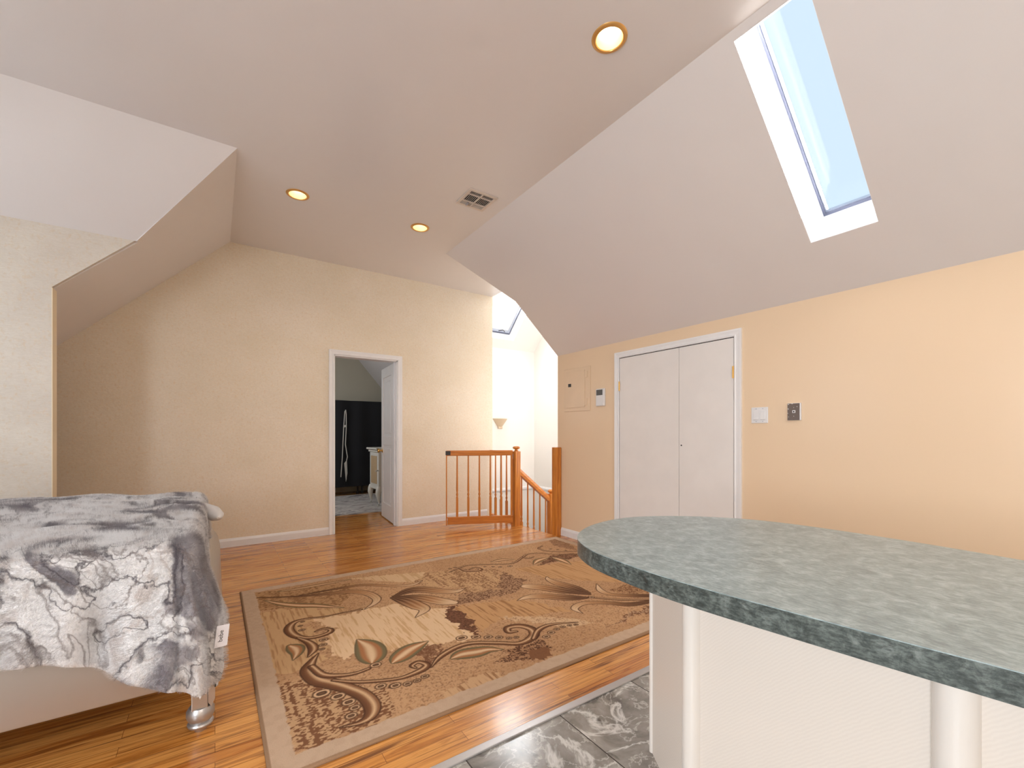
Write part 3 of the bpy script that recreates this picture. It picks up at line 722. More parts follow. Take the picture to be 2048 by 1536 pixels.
# gate swung open into the room
ga = empty('stair_gate', (NX-.05, NY+.01, 0), label='oak baluster safety gate swung open from the newel post', cat='gate')
P0 = Vector((NX-.055, NY+.0, 0)); P1 = Vector((2.300, 4.770, 0)); gd = (P1-P0); GW = gd.length; gd.normalize(); ga.rotation_euler.z = math.atan2(gd.y, gd.x); ga.location = P0
bm = bx((0, -.018, .875), (GW, .018, .940)); obj('top_rail', bm, M_oakx, ga, bevel=.010, seg=3)
obj('bottom_rail', bx((.0, -.016, .045), (GW-.02, .016, .125)), M_oakx, ga, bevel=.003)
obj('bottom_cap', bx((.0, -.020, .125), (GW-.01, .020, .135)), M_oakx, ga, bevel=.003)
obj('hinge_stile', bx((0.001, -.014, .135), (.026, .014, .875)), M_oak, ga, bevel=.002)
obj('latch_stile', bx((GW-.014, -.016, .036), (GW, .016, .875)), M_oak, ga, bevel=.002)
for i in range(5):
    x = GW*(1-(.165+.165*i)); o = baluster('baluster', (x, 0, 0), .135, .875, ga, turn=.23)
bm = B(); box(bm, (GW-.055, -.022, .885), (GW+.004, .022, .935)); tube(bm, [(GW-.03, -.02, .93), (GW-.03, -.035, .91), (GW-.03, -.02, .89)], .004); obj('latch', bm, M_dark, ga, bevel=.004)
for z in (.16, .86):
    bm = B(); box(bm, (-.014, -.022, z-.03), (.002, -.016, z+.03)); obj('hinge', bm, M_alu, ga)

# ------------------------------------------------------------------ bedroom things
r2 = B(); prism(r2, [(1.0, 6.34, 0), (2.9, 6.30, 0), (2.9, 8.3, 0), (1.0, 8.3, 0)], (0, 0, .012))
tag(obj('area_rug', r2, M_rug2), 'grey abstract rug on the bedroom floor beyond the door', 'rug')
bw = empty('garment_rack', (2.2, 8.45, 0), label='black cloth covered garment rack with pale zip lines', cat='garment rack')
bm = B(); nx, nz = 46, 26
def clothy(u, w): return 8.36+.012*math.sin(u*17)+.01*math.sin(u*7+w*5)+.008*math.sin(w*14+u*3)
g_ = [[bm.verts.new((1.25+1.75*i/nx, clothy(1.75*i/nx, 1.6*j/nz), .16+1.6*j/nz)) for j in range(nz+1)] for i in range(nx+1)]
for i in range(nx):
    for j in range(nz): bm.faces.new((g_[i][j], g_[i+1][j], g_[i+1][j+1], g_[i][j+1]))
top = [g_[i][nz] for i in range(nx+1)]; ext = bmesh.ops.extrude_face_region(bm, geom=list(bm.faces))
for e in ext['geom']:
    if isinstance(e, bmesh.types.BMVert): e.co.y = 8.78
attach(obj('cloth_cover', bm, M_black, smooth=60), bw)
M_zip = simple('pale_zip', (206, 200, 190), .5)
for pts in ([(1.905, 8.335, .35), (1.93, 8.335, .7), (1.955, 8.335, 1.25), (1.975, 8.335, 1.56), (1.99, 8.335, 1.585)], [(2.0, 8.335, .3), (1.985, 8.335, .55), (2.02, 8.335, .72), (1.985, 8.335, .95), (2.0, 8.335, 1.25), (2.0, 8.335, 1.5), (1.99, 8.335, 1.585)]):
    bm = B(); tube(bm, pts, .0085, 8); attach(obj('zip_tape', bm, M_zip, smooth=True), bw)
bm = B(); prism(bm, [(1.965, 8.33, .60), (2.01, 8.33, .66), (2.02, 8.33, .42), (1.995, 8.33, .26)], (0, .012, 0)); attach(obj('flap', bm, M_zip), bw)
bm = B(); prism(bm, [(1.955, 8.33, 1.30), (2.0, 8.33, 1.31), (2.0, 8.33, 1.27), (1.955, 8.33, 1.26)], (0, .012, 0)); attach(obj('flap', bm, M_zip), bw)
for x in (1.3, 2.25, 2.33, 2.9):
    bm = B(); tube(bm, [(x, 8.5, .18), (x, 8.5, .045)], .014); lathe(bm, [(0, 0), (.03, 0), (.03, .045), (0, .045)], (x, 8.5, .0), 14); attach(obj('leg', bm, M_dark, smooth=True), bw)
bm = B(); tube(bm, [(1.27, 8.5, .17), (2.98, 8.5, .17)], .012); attach(obj('lower_bar', bm, M_alu, smooth=True), bw)
# dresser
dr = empty('dresser', (2.35, 6.95, 0.0), label='ornate cream dresser with curved legs behind the bedroom door', cat='dresser')
attach(obj('body', bx((2.10, 6.75, .25), (2.85, 7.20, .84)), M_cream, bevel=.01), dr)
bm = bx((2.05, 6.71, .88), (2.9, 7.24, .91)); attach(obj('top', bm, M_cream, bevel=.012, seg=3), dr)
attach(obj('top_moulding', bx((2.08, 6.73, .84), (2.87, 7.22, .88)), M_cream, bevel=.012, seg=3), dr)
attach(obj('side_panel', bx((2.094, 6.82, .34), (2.10, 7.12, .78)), M_carve, bevel=.004), dr)
attach(obj('front_panel', bx((2.15, 6.742, .34), (2.80, 6.75, .78)), M_carve, bevel=.004), dr)
for x in (2.12, 2.83):
    for y in (6.77, 7.18):
        sx = -1 if x < 2.4 else 1; bm = B()
        tube(bm, [(x, y, .30), (x+sx*.012, y-.01, .25), (x+sx*.022, y-.015, .19), (x+sx*.01, y-.005, .11), (x-sx*.0, y, .05), (x+sx*.014, y-.008, .012), (x+sx*.02, y-.012, 0)], [.035, .045, .042, .026, .016, .014, .018], 12)
        attach(obj('leg', bm, M_cream, smooth=True), dr)
bm = B(); tube(bm, [(2.10, 6.76, .555), (2.07, 6.73, .56), (2.045, 6.72, .55)], [.008, .012, .009], 10); attach(obj('handle', bm, M_cream, smooth=True), dr)

dr.location.z += .0125
# ------------------------------------------------------------------ peninsula
pn = empty('peninsula_counter', (1.2, 0, 0), label='peninsula with oval green grey laminate top and pearl base', cat='kitchen peninsula')
ZC = .86
outl = [(.742, .62), (.733, .66), (.742, .735), (.765, .80), (.80, .862), (.86, .915), (.94, .957), (1.04, .983), (1.14, .984), (1.23, .952), (1.32, .890), (1.39, .820), (1.447, .74), (1.48, .64), (1.496, .51), (1.498, .32), (1.475, .12), (1.44, -.1), (1.42, -.4), (1.42, -1.3), (.86, -1.3), (.84, -.6), (.815, -.2), (.783, .08), (.766, .18), (.748, .32), (.73, .46), (.726, .56)]
outl = outl[1:]
# smooth the oval end with Chaikin corner cutting
def chaikin(P, it=2):
    for _ in range(it):
        Q = []
        for i in range(len(P)):
            a, b = Vector(P[i]), Vector(P[(i+1) % len(P)]); Q += [a.lerp(b, .25), a.lerp(b, .75)]
        P = Q
    return P
oc = chaikin(outl, 2)
bm = B(); prism(bm, [(p[0], p[1], ZC-.0015) for p in oc], (0, 0, -.040))
attach(obj('countertop_edge', bm, M_lamedge, smooth=30), pn)
bm = B(); prism(bm, [(p[0], p[1], ZC) for p in oc], (0, 0, -.0016)); attach(obj('countertop', bm, M_lam), pn)
bp = [(1.03, .2), (1.03, .69), (1.181, .915), (1.30, .86), (1.40, .68), (1.40, -1.2), (1.03, -1.2)]
bm = B(); prism(bm, [(x, y, .10) for x, y in bp], (0, 0, ZC-.0415-.10)); attach(obj('base_panel', bm, M_pearl), pn)
bm = B(); prism(bm, [(1.08, -1.15, 0), (1.08, .67, 0), (1.19, .84, 0), (1.28, .80, 0), (1.36, .66, 0), (1.36, -1.15, 0)], (0, 0, .10)); attach(obj('toe_kick', bm, M_dark), pn)
for x, y, r in ((1.037, .672, .026), (1.03, .180, .030)):
    bm = B(); lathe(bm, [(0, .10), (r, .10), (r, ZC-.0415), (0, ZC-.0415)], (x, y, 0), 40); attach(obj('corner_column', bm, M_pearl_gloss, smooth=True), pn)
bm = B(); lathe(bm, [(0, .10), (.010, .10), (.010, ZC-.0415), (0, ZC-.0415)], (1.183, .912, 0), 24); attach(obj('corner_bead', bm, M_pearl_gloss, smooth=True), pn)

# ------------------------------------------------------------------ bed
bd = empty('bed', (-1.1, 2.8, 0), label='silver lacquered bed frame with mattress under the fur blanket', cat='bed')
BY0, BY1 = 2.03, 3.62; BX0 = XL+.06
def bpart(name, bm, m, **k): return attach(obj(name, bm, m, **k), bd)
bpart('side_rail', bx((BX0, BY0+.010, .195), (-.065, BY0+.04, .50)), M_silver, bevel=.004)
bpart('side_rail', bx((BX0, BY1-.04, .195), (-.065, BY1-.01, .50)), M_silver, bevel=.004)
for yy, s_ in ((BY0, 1), (BY1, -1)):
    lo, hi = (yy, yy+.06) if s_ > 0 else (yy-.06, yy)
    bpart('post', bx((-.074, lo, .088), (-.022, hi, .38)), M_silver, bevel=.003)
    bm = B(); prism(bm, [(-.0215, lo, .11), (-.012, lo, .092), (.0, lo, .12), (.004, lo, .3), (-.004, lo, .36), (-.0215, lo, .375)], (0, hi-lo, 0)); bpart('post_moulding', bm, M_silver)
    bm = B(); lathe(bm, [(0, 0), (.018, 0), (.022, .012), (.024, .016), (.040, .022), (.043, .030), (.040, .036), (.034, .039), (.040, .046), (.046, .062), (.045, .08), (.036, .094), (.024, .098), (0, .098)], (-.046, (lo+hi)/2, 0), 40)
    bpart('bun_foot', bm, M_silver2, smooth=True)
# sleigh footboard: bulging curved panel
prof = [(-.04, .16), (-.008, .19), (.012, .25), (.026, .33), (.028, .39), (.016, .45), (-.012, .50), (-.05, .535), (-.075, .545), (-.10, .545), (-.10, .16)]
bm = B(); prism(bm, [(x, BY0+.055, z) for x, z in prof], (0, BY1-BY0-.11, 0)); bpart('footboard', bm, M_silver, smooth=50)
bpart('mattress', bx((BX0+.02, BY0+.05, .42), (-.12, BY1-.05, .735)), M_mattress, bevel=.05, seg=4)
bpart('headboard', bx((BX0-.05, BY0, .2), (BX0, BY1, 1.10)), M_silver, bevel=.01)
for yy in (BY0+.03, BY1-.03): bpart('head_leg', bx((BX0-.04, yy-.03, 0), (BX0-.0, yy+.03, .2)), M_silver2)

# blanket: cloth draped over the mattress, falling over the near side and the foot
def fnoise(x, y, s):
    return math.sin(x*s+1.3*math.sin(y*s*.7+.4))*.5+math.sin(y*s*1.3+1.1*math.sin(x*s*.9+2))*.5
TZ, RAD = .762, .06
xe, ye = -.112, BY0+.047
def drape(a, b_):
    """cloth coordinates -> world"""
    ex, ey = max(0, a-xe), max(0, ye-b_); e = math.hypot(ex, ey)
    x, y = min(a, xe), max(b_, ye)
    z = TZ+.012*fnoise(a, b_, 5)+.006*fnoise(a+3, b_, 13)
    # crown of the mattress falls softly at the edges
    z -= .02*math.exp(-max(0, xe-a)/.12)+.02*math.exp(-max(0, b_-ye)/.12)
    if e > 0:
        nx_, ny_ = ex/e, -ey/e; q = min(e, RAD*PI/2); ang_ = q/RAD
        out = RAD*math.sin(ang_); drop = RAD*(1-math.cos(ang_)); rest = e-q
        th_ = math.atan2(ey, ex); arc = a*1.0 if ey > 0 and ex == 0 else (b_ if ex > 0 and ey == 0 else 0)
        s_ = a-(ye-b_)*0 if ex == 0 else (xe+.35*th_)
        if ey == 0: s_ = xe+.35*th_-(b_-ye)
        wv = .020*math.sin(s_*24)+.012*math.sin(s_*47+1)+.012*fnoise(a, b_, 16)
        corner = (b_-ye) if ey == 0 else ((xe-a) if ex == 0 else 0)
        out += .075*math.exp(-(corner/.16)**2)*min(1, rest/.26)**1.5
        out += rest*(.08-.07*nx_)+wv*min(1, rest/.22)*(.45 if ex > 0 and ey > 0 else 1)
        drop += rest*.985
        x += nx_*out; y += ny_*out; z -= drop
    else:
        z += .006*fnoise(a, b_, 21)
    z += 0
    return Vector((x, y, z))
bm = B(); NU, NV = 210, 190
def hem_y(a):   # how far the cloth goes beyond the near edge
    px = a
    t = min(1, max(0, (a+.75)/.65))
    t = min(1, max(0, (a+.50)/.42)); return .355+.012*math.sin(a*9)+.17*t*t*(3-2*t)
def hem_x(b_):  # beyond the foot edge
    t = min(1, max(0, (b_-ye)/(BY1-ye)))
    return .265+.20*math.exp(-t*6)+.010*math.sin(b_*11)
gv = []
for i in range(NU+1):
    row = []
    for j in range(NV+1):
        u, w_ = i/NU, j/NV
        b0 = ye-.36; b1 = BY1-.02
        bb = b1+(b0-b1)*w_
        amax = xe+hem_x(bb); aa = BX0+.25+(amax-BX0-.25)*u**.8
        over = hem_y(aa)
        if bb < ye: bb = ye-(ye-bb)/.36*over
        ex, ey = max(0, aa-xe), max(0, ye-bb)
        if ex > 0 and ey > 0:   # round the corner so that it hangs a little lower than both hems
            e = math.hypot(ex, ey); lim = .56; 
            if e > lim: k_ = lim/e; aa = xe+ex*k_; bb = ye-ey*k_
        row.append(bm.verts.new(drape(aa, bb)))
    gv.append(row)
for i in range(NU):
    for j in range(NV): bm.faces.new((gv[i][j], gv[i+1][j], gv[i+1][j+1], gv[i][j+1]))
bl = obj('blanket', bm, M_fur, smooth='all')
ps = bl.modifiers.new('fur', 'PARTICLE_SYSTEM').particle_system; pst = ps.settings
pst.type = 'HAIR'; pst.count = 60000; pst.hair_length = .018; pst.hair_step = 3
pst.child_type = 'INTERPOLATED'; pst.rendered_child_count = 8; 
pst.clump_factor = .3; pst.roughness_1 = .002; pst.roughness_2 = .003; pst.roughness_endpoint = .004; pst.radius_scale = .01; pst.root_radius = .05; pst.tip_radius = .012
tag(bl, 'white and grey marbled faux fur blanket spread over the bed', 'blanket')
sol = bl.modifiers.new('thick', 'SOLIDIFY'); sol.thickness = .012; sol.offset = -1
# care label on the blanket corner
tg = bx((-.0005, -.022, -.04), (.0005, .022, .04)); M_tag = simple('white_satin_tag', (236, 234, 238), .4)
lt = obj('care_label', tg, M_tag, bl); lt.location = (.022, 1.985, .372); lt.rotation_euler = (.12, 0, math.radians(112))
tc = bpy.data.curves.new('bebe', 'FONT'); tc.body = 'bebe'; tc.size = .022; tc.extrude = .0002; tc.align_x = 'CENTER'; tc.align_y = 'CENTER'
to = bpy.data.objects.new('lettering', tc); C.objects.link(to); bpy.context.view_layer.update()
tm = bpy.data.meshes.new_from_object(to.evaluated_get(bpy.context.evaluated_depsgraph_get())); bpy.data.objects.remove(to)
tl = obj('lettering', tm, M_dark, lt); tl.location = (-.0009, 0, 0)
tl.matrix_local = Matrix.Translation((-.0009, .004, 0)) @ Matrix(((0, 0, -1, 0), (0, -1, 0, 0), (-1, 0, 0, 0), (0, 0, 0, 1))) @ Matrix.Rotation(0, 4, 'Z') if False else Matrix.Translation((-.0009, .004, 0)) @ Matrix.Rotation(PI/2, 4, 'Z').inverted() @ Matrix.Rotation(PI/2, 4, 'X') @ Matrix.Rotation(PI/2, 4, 'Z')
# folded bed sheet end sticking out at the far corner of the foot
bm = B(); tube(bm, [(-.12, 3.32, .66), (-.05, 3.27, .672), (-.015, 3.20, .668), (.004, 3.13, .655), (.012, 3.08, .645), (.015, 3.06, .642)], [.04, .05, .05, .042, .024, .006], 20)
for v_ in bm.verts: v_.co.z = .66+(v_.co.z-.66)*.8+.004*math.sin(v_.co.y*60)
tag(obj('rolled_sheet', bm, M_mattress, smooth=True), 'pale rolled sheet corner poking out at the foot of the bed', 'sheet')

# ------------------------------------------------------------------ rug
RX0, RX1, RY0, RY1, RT = .145, 3.10, 1.60, 3.665, .012
def pxw(px, py):
    a = (px-1024)/867.; z = (868-py)/867.; s_, c_ = math.sin(TH), math.cos(TH)
    d = (s_+a*c_, c_-a*s_); t = (RT-EYE)/z
    return (d[0]*t, d[1]*t)
def zA(x, y): return pxw(460+x/3.98, 1150+y/3.98)
def zB(x, y): return pxw(780+x/4.1525, 1130+y/4.1525)
def zC(x, y): return pxw(900+x/4.876, 1060+y/4.876)
STEP = .0036
nx, ny = int((RX1-RX0)/STEP), int((RY1-RY0)/STEP)
gx, gy = np.meshgrid(np.linspace(RX0, RX1, nx+1), np.linspace(RY0, RY1, ny+1), indexing='ij')
def srgb(c): return np.array(lin(c)[:3])
def vnoise(sx, sy, seed, ox=0):
    """smooth value noise with cell sizes sx, sy (metres)"""
    r = np.random.RandomState(seed); cx_ = int((RX1-RX0)/sx)+3; cy_ = int((RY1-RY0)/sy)+3; g = r.rand(cx_+1, cy_+1)
    fx = (gx-RX0)/sx; fy = (gy-RY0)/sy; ix = fx.astype(int); iy = fy.astype(int); tx = fx-ix; ty = fy-iy
    tx = tx*tx*(3-2*tx); ty = ty*ty*(3-2*ty)
    return (g[ix, iy]*(1-tx)*(1-ty)+g[ix+1, iy]*tx*(1-ty)+g[ix, iy+1]*(1-tx)*ty+g[ix+1, iy+1]*tx*ty)
speck = vnoise(.0058, .0072, 1)*.7+vnoise(.018, .018, 2)*.3
streak = vnoise(.010, .16, 3)*.65+vnoise(.005, .05, 4)*.35     # long along Y
streakb = vnoise(.0105, .0068, 5)*.62+vnoise(.016, .14, 6)*.38
ragx = (vnoise(.05, .05, 7)-.5)*.07+(vnoise(.015, .015, 8)-.5)*.04
ragy = (vnoise(.05, .05, 9)-.5)*.07+(vnoise(.015, .015, 10)-.5)*.04
col = np.zeros(gx.shape+(3,))
def blend(mask, c):
    global col
    col = col*(1-mask[..., None])+np.asarray(c)*mask[..., None]
def inpoly(P, rag=1.0):
    x = gx+ragx*rag; y = gy+ragy*rag; m = np.zeros(gx.shape, bool); n = len(P)
    for i in range(n):
        x1, y1 = P[i]; x2, y2 = P[(i+1) % n]
        if abs(y2-y1) < 1e-9: continue
        m ^= ((y1 > y) != (y2 > y)) & (x < (x2-x1)*(y-y1)/(y2-y1)+x1)
    return m.astype(float)
def sm(x, a, b): t = np.clip((x-a)/(b-a), 0, 1); return t*t*(3-2*t)
TAN, CREAM, MID, DARK, DEEP = srgb((206, 164, 124)), srgb((228, 194, 156)), srgb((184, 138, 98)), srgb((124, 84, 60)), srgb((84, 54, 40))
BORD = srgb((206, 178, 152))
# field
col[:] = TAN
blend(sm(vnoise(.3, .25, 11), .35, .65)*.6, srgb((190, 148, 110)))
blend(sm(speck, .52, .66)*.55, MID); blend(sm(vnoise(.007, .007, 12), .62, .8)*.5, DARK)
def patch(P, base, mode, dark=MID, amt=.6, rag=1.0, a=.5, b=.7):
    m = inpoly(P, rag); blend(m, base); n_ = dict(st=streak, sp=speck, bl=streakb)[mode]
    blend(m*sm(n_, a, b)*amt, dark)
patch([zA(190, 300), zA(560, 250), zA(900, 260), zA(800, 330), zA(600, 400), zA(800, 700), zA(300, 820)], srgb((212, 172, 128)), 'st', srgb((176, 132, 90)), .8)
patch([zA(310, 850), zA(640, 830), zA(1250, 900), zA(1330, 1150), zA(800, 1320), zA(460, 1450)], srgb((204, 164, 124)), 'bl', srgb((126, 84, 58)), .95, .6, .47, .56)
patch([zA(130, 150), zA(1000, 60), zA(900, 240), zA(180, 285)], srgb((190, 148, 106)), 'bl', srgb((138, 98, 66)), .8, .4, .47, .6)
patch([zA(640, 360), zA(1300, 240), zB(470, 370), zB(540, 480), zB(690, 600), zB(400, 650), zA(1350, 600), zA(1000, 620), zA(900, 680), zA(740, 540), zA(830, 440)], srgb((234, 200, 160)), 'st', srgb((206, 160, 112)), .7, .8, .52, .7)
patch([zB(540, 350), zB(1080, 280), zB(1520, 380), zB(1200, 420), zB(900, 460), zB(760, 560), zB(650, 440)], srgb((204, 158, 112)), 'st', srgb((150, 104, 66)), .75, .5)
patch([zB(470, 355), zB(545, 350), zB(690, 480), zB(700, 590), zB(650, 560), zB(560, 500), zB(480, 440)], srgb((128, 88, 66)), 'sp', srgb((96, 64, 48)), .8, 1.0, .4, .6)
patch([zB(530, 250), zB(900, 200), zB(930, 60), zB(1140, 130), zB(1090, 210), zB(850, 270), zB(560, 340)], srgb((186, 146, 112)), 'sp', srgb((112, 78, 58)), .9, .8, .42, .55)
patch([zB(100, 100), zB(320, 60), zB(900, 30), zB(900, 190), zB(560, 240), zB(560, 190), zB(300, 180)], srgb((208, 168, 126)), 'bl', srgb((142, 100, 70)), .85, .5, .46, .6)
patch([zA(900, 30), zB(300, 55), zB(260, 110), zA(1450, 60)], srgb((220, 186, 146)), 'st', srgb((190, 148, 104)), .6, .4)
patch([zB(240, 680), zB(430, 640), zB(330, 840), zB(250, 780)], srgb((160, 120, 90)), 'sp', DARK, .9, 1, .4, .55)
patch([zB(900, 700), zB(1250, 620), zB(1420, 690), zB(1130, 800), zB(900, 800)], srgb((178, 134, 98)), 'sp', srgb((92, 60, 46)), .95, 1.2, .42, .55)
patch([zB(1150, 700), zB(1320, 680), zB(1340, 760), zB(1180, 780)], srgb((136, 94, 66)), 'sp', DARK, .4, .5)
patch([zB(430, 1040), zB(880, 880), zB(980, 960), zB(520, 1130)], srgb((212, 172, 132)), 'st', srgb((156, 112, 76)), .9, .5)
patch([zB(880, 430), zB(1560, 440), zB(1660, 480), zB(1500, 520), zB(1150, 470)], srgb((216, 180, 142)), 'sp', srgb((160, 122, 92)), .8, .8)
patch([zC(640, 380), zC(940, 340), zC(1300, 300), zC(1700, 500), zC(1400, 500), zC(960, 470)], srgb((206, 160, 114)), 'st', srgb((172, 126, 82)), .7, .5)
patch([zC(880, 350), zC(1280, 250), zC(1200, 220), zC(1000, 250), zC(880, 320)], srgb((152, 112, 84)), 'sp', DEEP, .8, .7, .42, .6)
patch([zC(1540, 590), zC(1750, 510), zC(1980, 560), zC(1980, 620), zC(1700, 620)], srgb((186, 144, 104)), 'sp', DARK, .9, .6, .42, .55)
patch([zC(1520, 930), zC(1980, 730), zC(1980, 800), zC(1600, 920)], srgb((186, 150, 118)), 'sp', DARK, .9, .9, .42, .55)
patch([zC(960, 80), zC(1040, 60), zC(1200, 160), zC(1240, 200), zC(1000, 150)], srgb((168, 130, 98)), 'sp', DARK, .7, .5, .42, .6)
# variable width strokes; colour by relative distance from the centre line
def cr(P, n=10):
    P = np.array(P, float); Q = np.vstack([2*P[0]-P[1], P, 2*P[-1]-P[-2]]); out = []
    for i in range(1, len(Q)-2):
        for t in np.linspace(0, 1, n, endpoint=False):
            p0, p1, p2, p3 = Q[i-1], Q[i], Q[i+1], Q[i+2]
            out.append(.5*((2*p1)+(-p0+p2)*t+(2*p0-5*p1+4*p2-p3)*t*t+(-p0+3*p1-3*p2+p3)*t**3))
    out.append(P[-1]); return np.array(out)
def stroke(z, pts, kind='scroll'):
    P = cr([z(x, y)+(w,) for x, y, w in pts]); P[:, 2] = np.maximum(P[:, 2], .002)
    x0, y0, x1, y1 = P[:, 0].min()-.1, P[:, 1].min()-.1, P[:, 0].max()+.1, P[:, 1].max()+.1
    i0, i1 = max(0, int((x0-RX0)/STEP)), min(nx+1, int((x1-RX0)/STEP)); j0, j1 = max(0, int((y0-RY0)/STEP)), min(ny+1, int((y1-RY0)/STEP))
    if i1 <= i0 or j1 <= j0: return
    X, Y = gx[i0:i1, j0:j1], gy[i0:i1, j0:j1]
    best = np.full(X.shape, 9.); side = np.zeros(X.shape); along = np.zeros(X.shape); absd = np.full(X.shape, 9.)
    for k in range(len(P)-1):
        a, b = P[k], P[k+1]; dx, dy = b[0]-a[0], b[1]-a[1]; L2 = dx*dx+dy*dy+1e-12
        t = np.clip(((X-a[0])*dx+(Y-a[1])*dy)/L2, 0, 1); qx, qy = a[0]+dx*t, a[1]+dy*t; d = np.hypot(X-qx, Y-qy); w = a[2]+(b[2]-a[2])*t
        r = d/w; m = r < best; best = np.where(m, r, best); absd = np.where(m, d-w, absd)
        side = np.where(m, np.sign(dx*(Y-a[1])-dy*(X-a[0]))*r, side); along = np.where(m, (k+t)/(len(P)-1), along)
    inside = (absd < 0).astype(float); edge = np.clip(1-np.abs(absd)/.0055, 0, 1); edge = np.clip(edge*1.6, 0, 1)
    sub = col[i0:i1, j0:j1]
    def bl_(m, c): sub[:] = sub*(1-m[..., None])+np.asarray(c)*m[..., None]
    fib = .5+.5*np.sin(side*9+along*4)
    if kind == 'scroll':
        bl_(inside, srgb((150, 106, 74))); bl_(inside*sm(-side, -.1, .75)*.85, srgb((104, 68, 48))); bl_(inside*np.clip(1-np.abs(side-.25)/.42, 0, 1), srgb((226, 188, 146)))
        ec = srgb((84, 56, 42))
    elif kind == 'leaf':
        bl_(inside, srgb((122, 112, 82))); bl_(inside*sm(1-best, .18, .42), srgb((176, 120, 80))); bl_(inside*sm(1-best, .5, .95), srgb((232, 200, 160))); ec = srgb((112, 96, 70))
    elif kind == 'petal':
        dark = srgb((78, 50, 40)); light = srgb((222, 180, 136)); mid = srgb((170, 118, 76))
        bl_(inside, mid); bl_(inside*fib*.55, light); bl_(inside*sm(along, .45, .95)*.85, srgb((230, 198, 160))); bl_(inside*(1-sm(along, .1, .6))*(1-.35*fib), dark); ec = srgb((96, 66, 48))
    elif kind == 'bead':
        bl_(inside, srgb((226, 186, 146))); bl_(inside*sm(1-np.hypot(side, 0)-0*best, .1, .6)*sm(1-best, .3, .6), srgb((74, 50, 40))); bl_(inside*np.clip(1-best*2.2, 0, 1)*.4, srgb((180, 140, 104))); ec = srgb((96, 68, 50))
    bl_(edge*.9, ec)
def bead(z, x, y, r):
    X, Y = z(x, y); a = np.array([X, Y]); stroke(lambda u, v: (u, v), [(X-r*.25, Y, r*.95), (X+r*.25, Y, r*.95)], 'bead')
f1 = [(zB, [(30, 260, .01), (200, 205, .055), (400, 215, .045), (540, 220, .028), (622, 195, .003)]), (zB, [(60, 262, .012), (250, 270, .05), (420, 300, .055), (530, 312, .03)]),
      (zB, [(20, 272, .015), (120, 295, .05), (220, 335, .055), (285, 370, .035), (213, 435, .003)])]
f2 = [(zC, [(1355, 612, .012), (1200, 560, .045), (1050, 520, .04), (960, 480, .022), (945, 455, .003)]), (zC, [(1355, 625, .015), (1100, 590, .055), (900, 560, .055), (760, 550, .045), (715, 548, .015)]),
      (zC, [(1320, 660, .02), (1150, 660, .05), (900, 645, .045), (760, 655, .03), (658, 688, .003)])]
S_ = [(zA, [(180, 182, .003), (500, 172, .010), (750, 152, .024), (950, 132, .034), (1090, 145, .034), (1165, 185, .03), (1150, 225, .02), (1072, 272, .003)], 'petal'),
      (zA, [(560, 160, .004), (800, 118, .014), (1050, 80, .02), (1300, 88, .018), (1450, 78, .016), (1528, 45, .004)], 'petal'),
      (zA, [(380, 132, .003), (550, 108, .02), (750, 72, .022), (965, 34, .002)], 'leaf'),
      (zA, [(275, 203, .002), (400, 228, .024), (540, 242, .034), (700, 245, .03), (905, 262, .002)], 'leaf')]
for z, p, k in S_: stroke(z, p, k)
for z, p in f1+f2: stroke(z, p, 'petal')
for p in ([(1990, 690, .02), (1750, 725, .032), (1500, 708, .026), (1300, 715, .026), (1215, 765, .024), (1292, 812, .002)], [(1990, 640, .028), (1800, 640, .03), (1580, 628, .022), (1470, 590, .026), (1430, 525, .003)]): stroke(zC, p, 'petal')
stroke(zC, [(1360, 655, .012), (1500, 668, .013), (1700, 680, .013), (1990, 675, .013)], 'scroll')
for p in ([(705, 622, .002), (650, 690, .020), (620, 760, .034), (690, 832, .040), (800, 862, .038), (930, 900, .034), (1060, 955, .034), (1130, 1035, .034), (1120, 1115, .026), (1040, 1172, .014), (880, 1212, .003)],
          [(650, 730, .018), (740, 795, .020), (880, 800, .015), (1000, 782, .012), (1105, 745, .010)],
          [(820, 838, .008), (1000, 852, .012), (1200, 842, .012), (1350, 822, .012), (1450, 790, .016), (1545, 745, .020), (1565, 712, .017), (1500, 692, .013), (1448, 722, .012), (1480, 742, .006)],
          [(1040, 275, .012), (900, 300, .006), (760, 330, .008), (600, 350, .012), (505, 380, .020), (468, 432, .026), (510, 480, .024), (600, 502, .018), (700, 490, .017), (790, 458, .017), (800, 432, .014), (740, 428, .010), (680, 450, .006)],
          [(540, 500, .008), (630, 540, .020), (662, 590, .024), (622, 652, .004)]): stroke(zA, p)
for p in ([(340, 850, .003), (420, 760, .016), (560, 680, .019), (700, 648, .018), (900, 648, .018), (1080, 650, .020), (1190, 592, .028), (1180, 535, .028), (1080, 505, .026), (980, 520, .021), (985, 556, .018), (1050, 552, .009)],
          [(1195, 610, .015), (1240, 535, .017), (1350, 492, .013), (1560, 475, .002)]): stroke(zB, p)
for p in ([(0, 410, .005), (110, 362, .012), (200, 342, .012), (400, 335, .011), (600, 326, .011), (700, 272, .011), (760, 235, .011), (880, 225, .011), (1000, 236, .010), (1240, 232, .012)],
          [(95, 375, .010), (150, 395, .020), (230, 400, .022), (300, 385, .018), (250, 366, .011), (190, 385, .007)], [(710, 262, .008), (760, 276, .014), (815, 262, .006)],
          [(900, 155, .006), (865, 180, .010), (950, 205, .012), (1100, 212, .012), (1240, 205, .010)]): stroke(zC, p)
stroke(zB, [(500, 780, .003), (600, 742, .045), (720, 722, .050), (820, 702, .030), (940, 702, .002)], 'leaf')
stroke(zA, [(500, 680, .002), (532, 622, .028), (520, 585, .042), (480, 565, .018)], 'leaf')
stroke(zA, [(1130, 700, .010), (1130, 640, .070), (1100, 570, .066), (1010, 512, .002)], 'leaf')
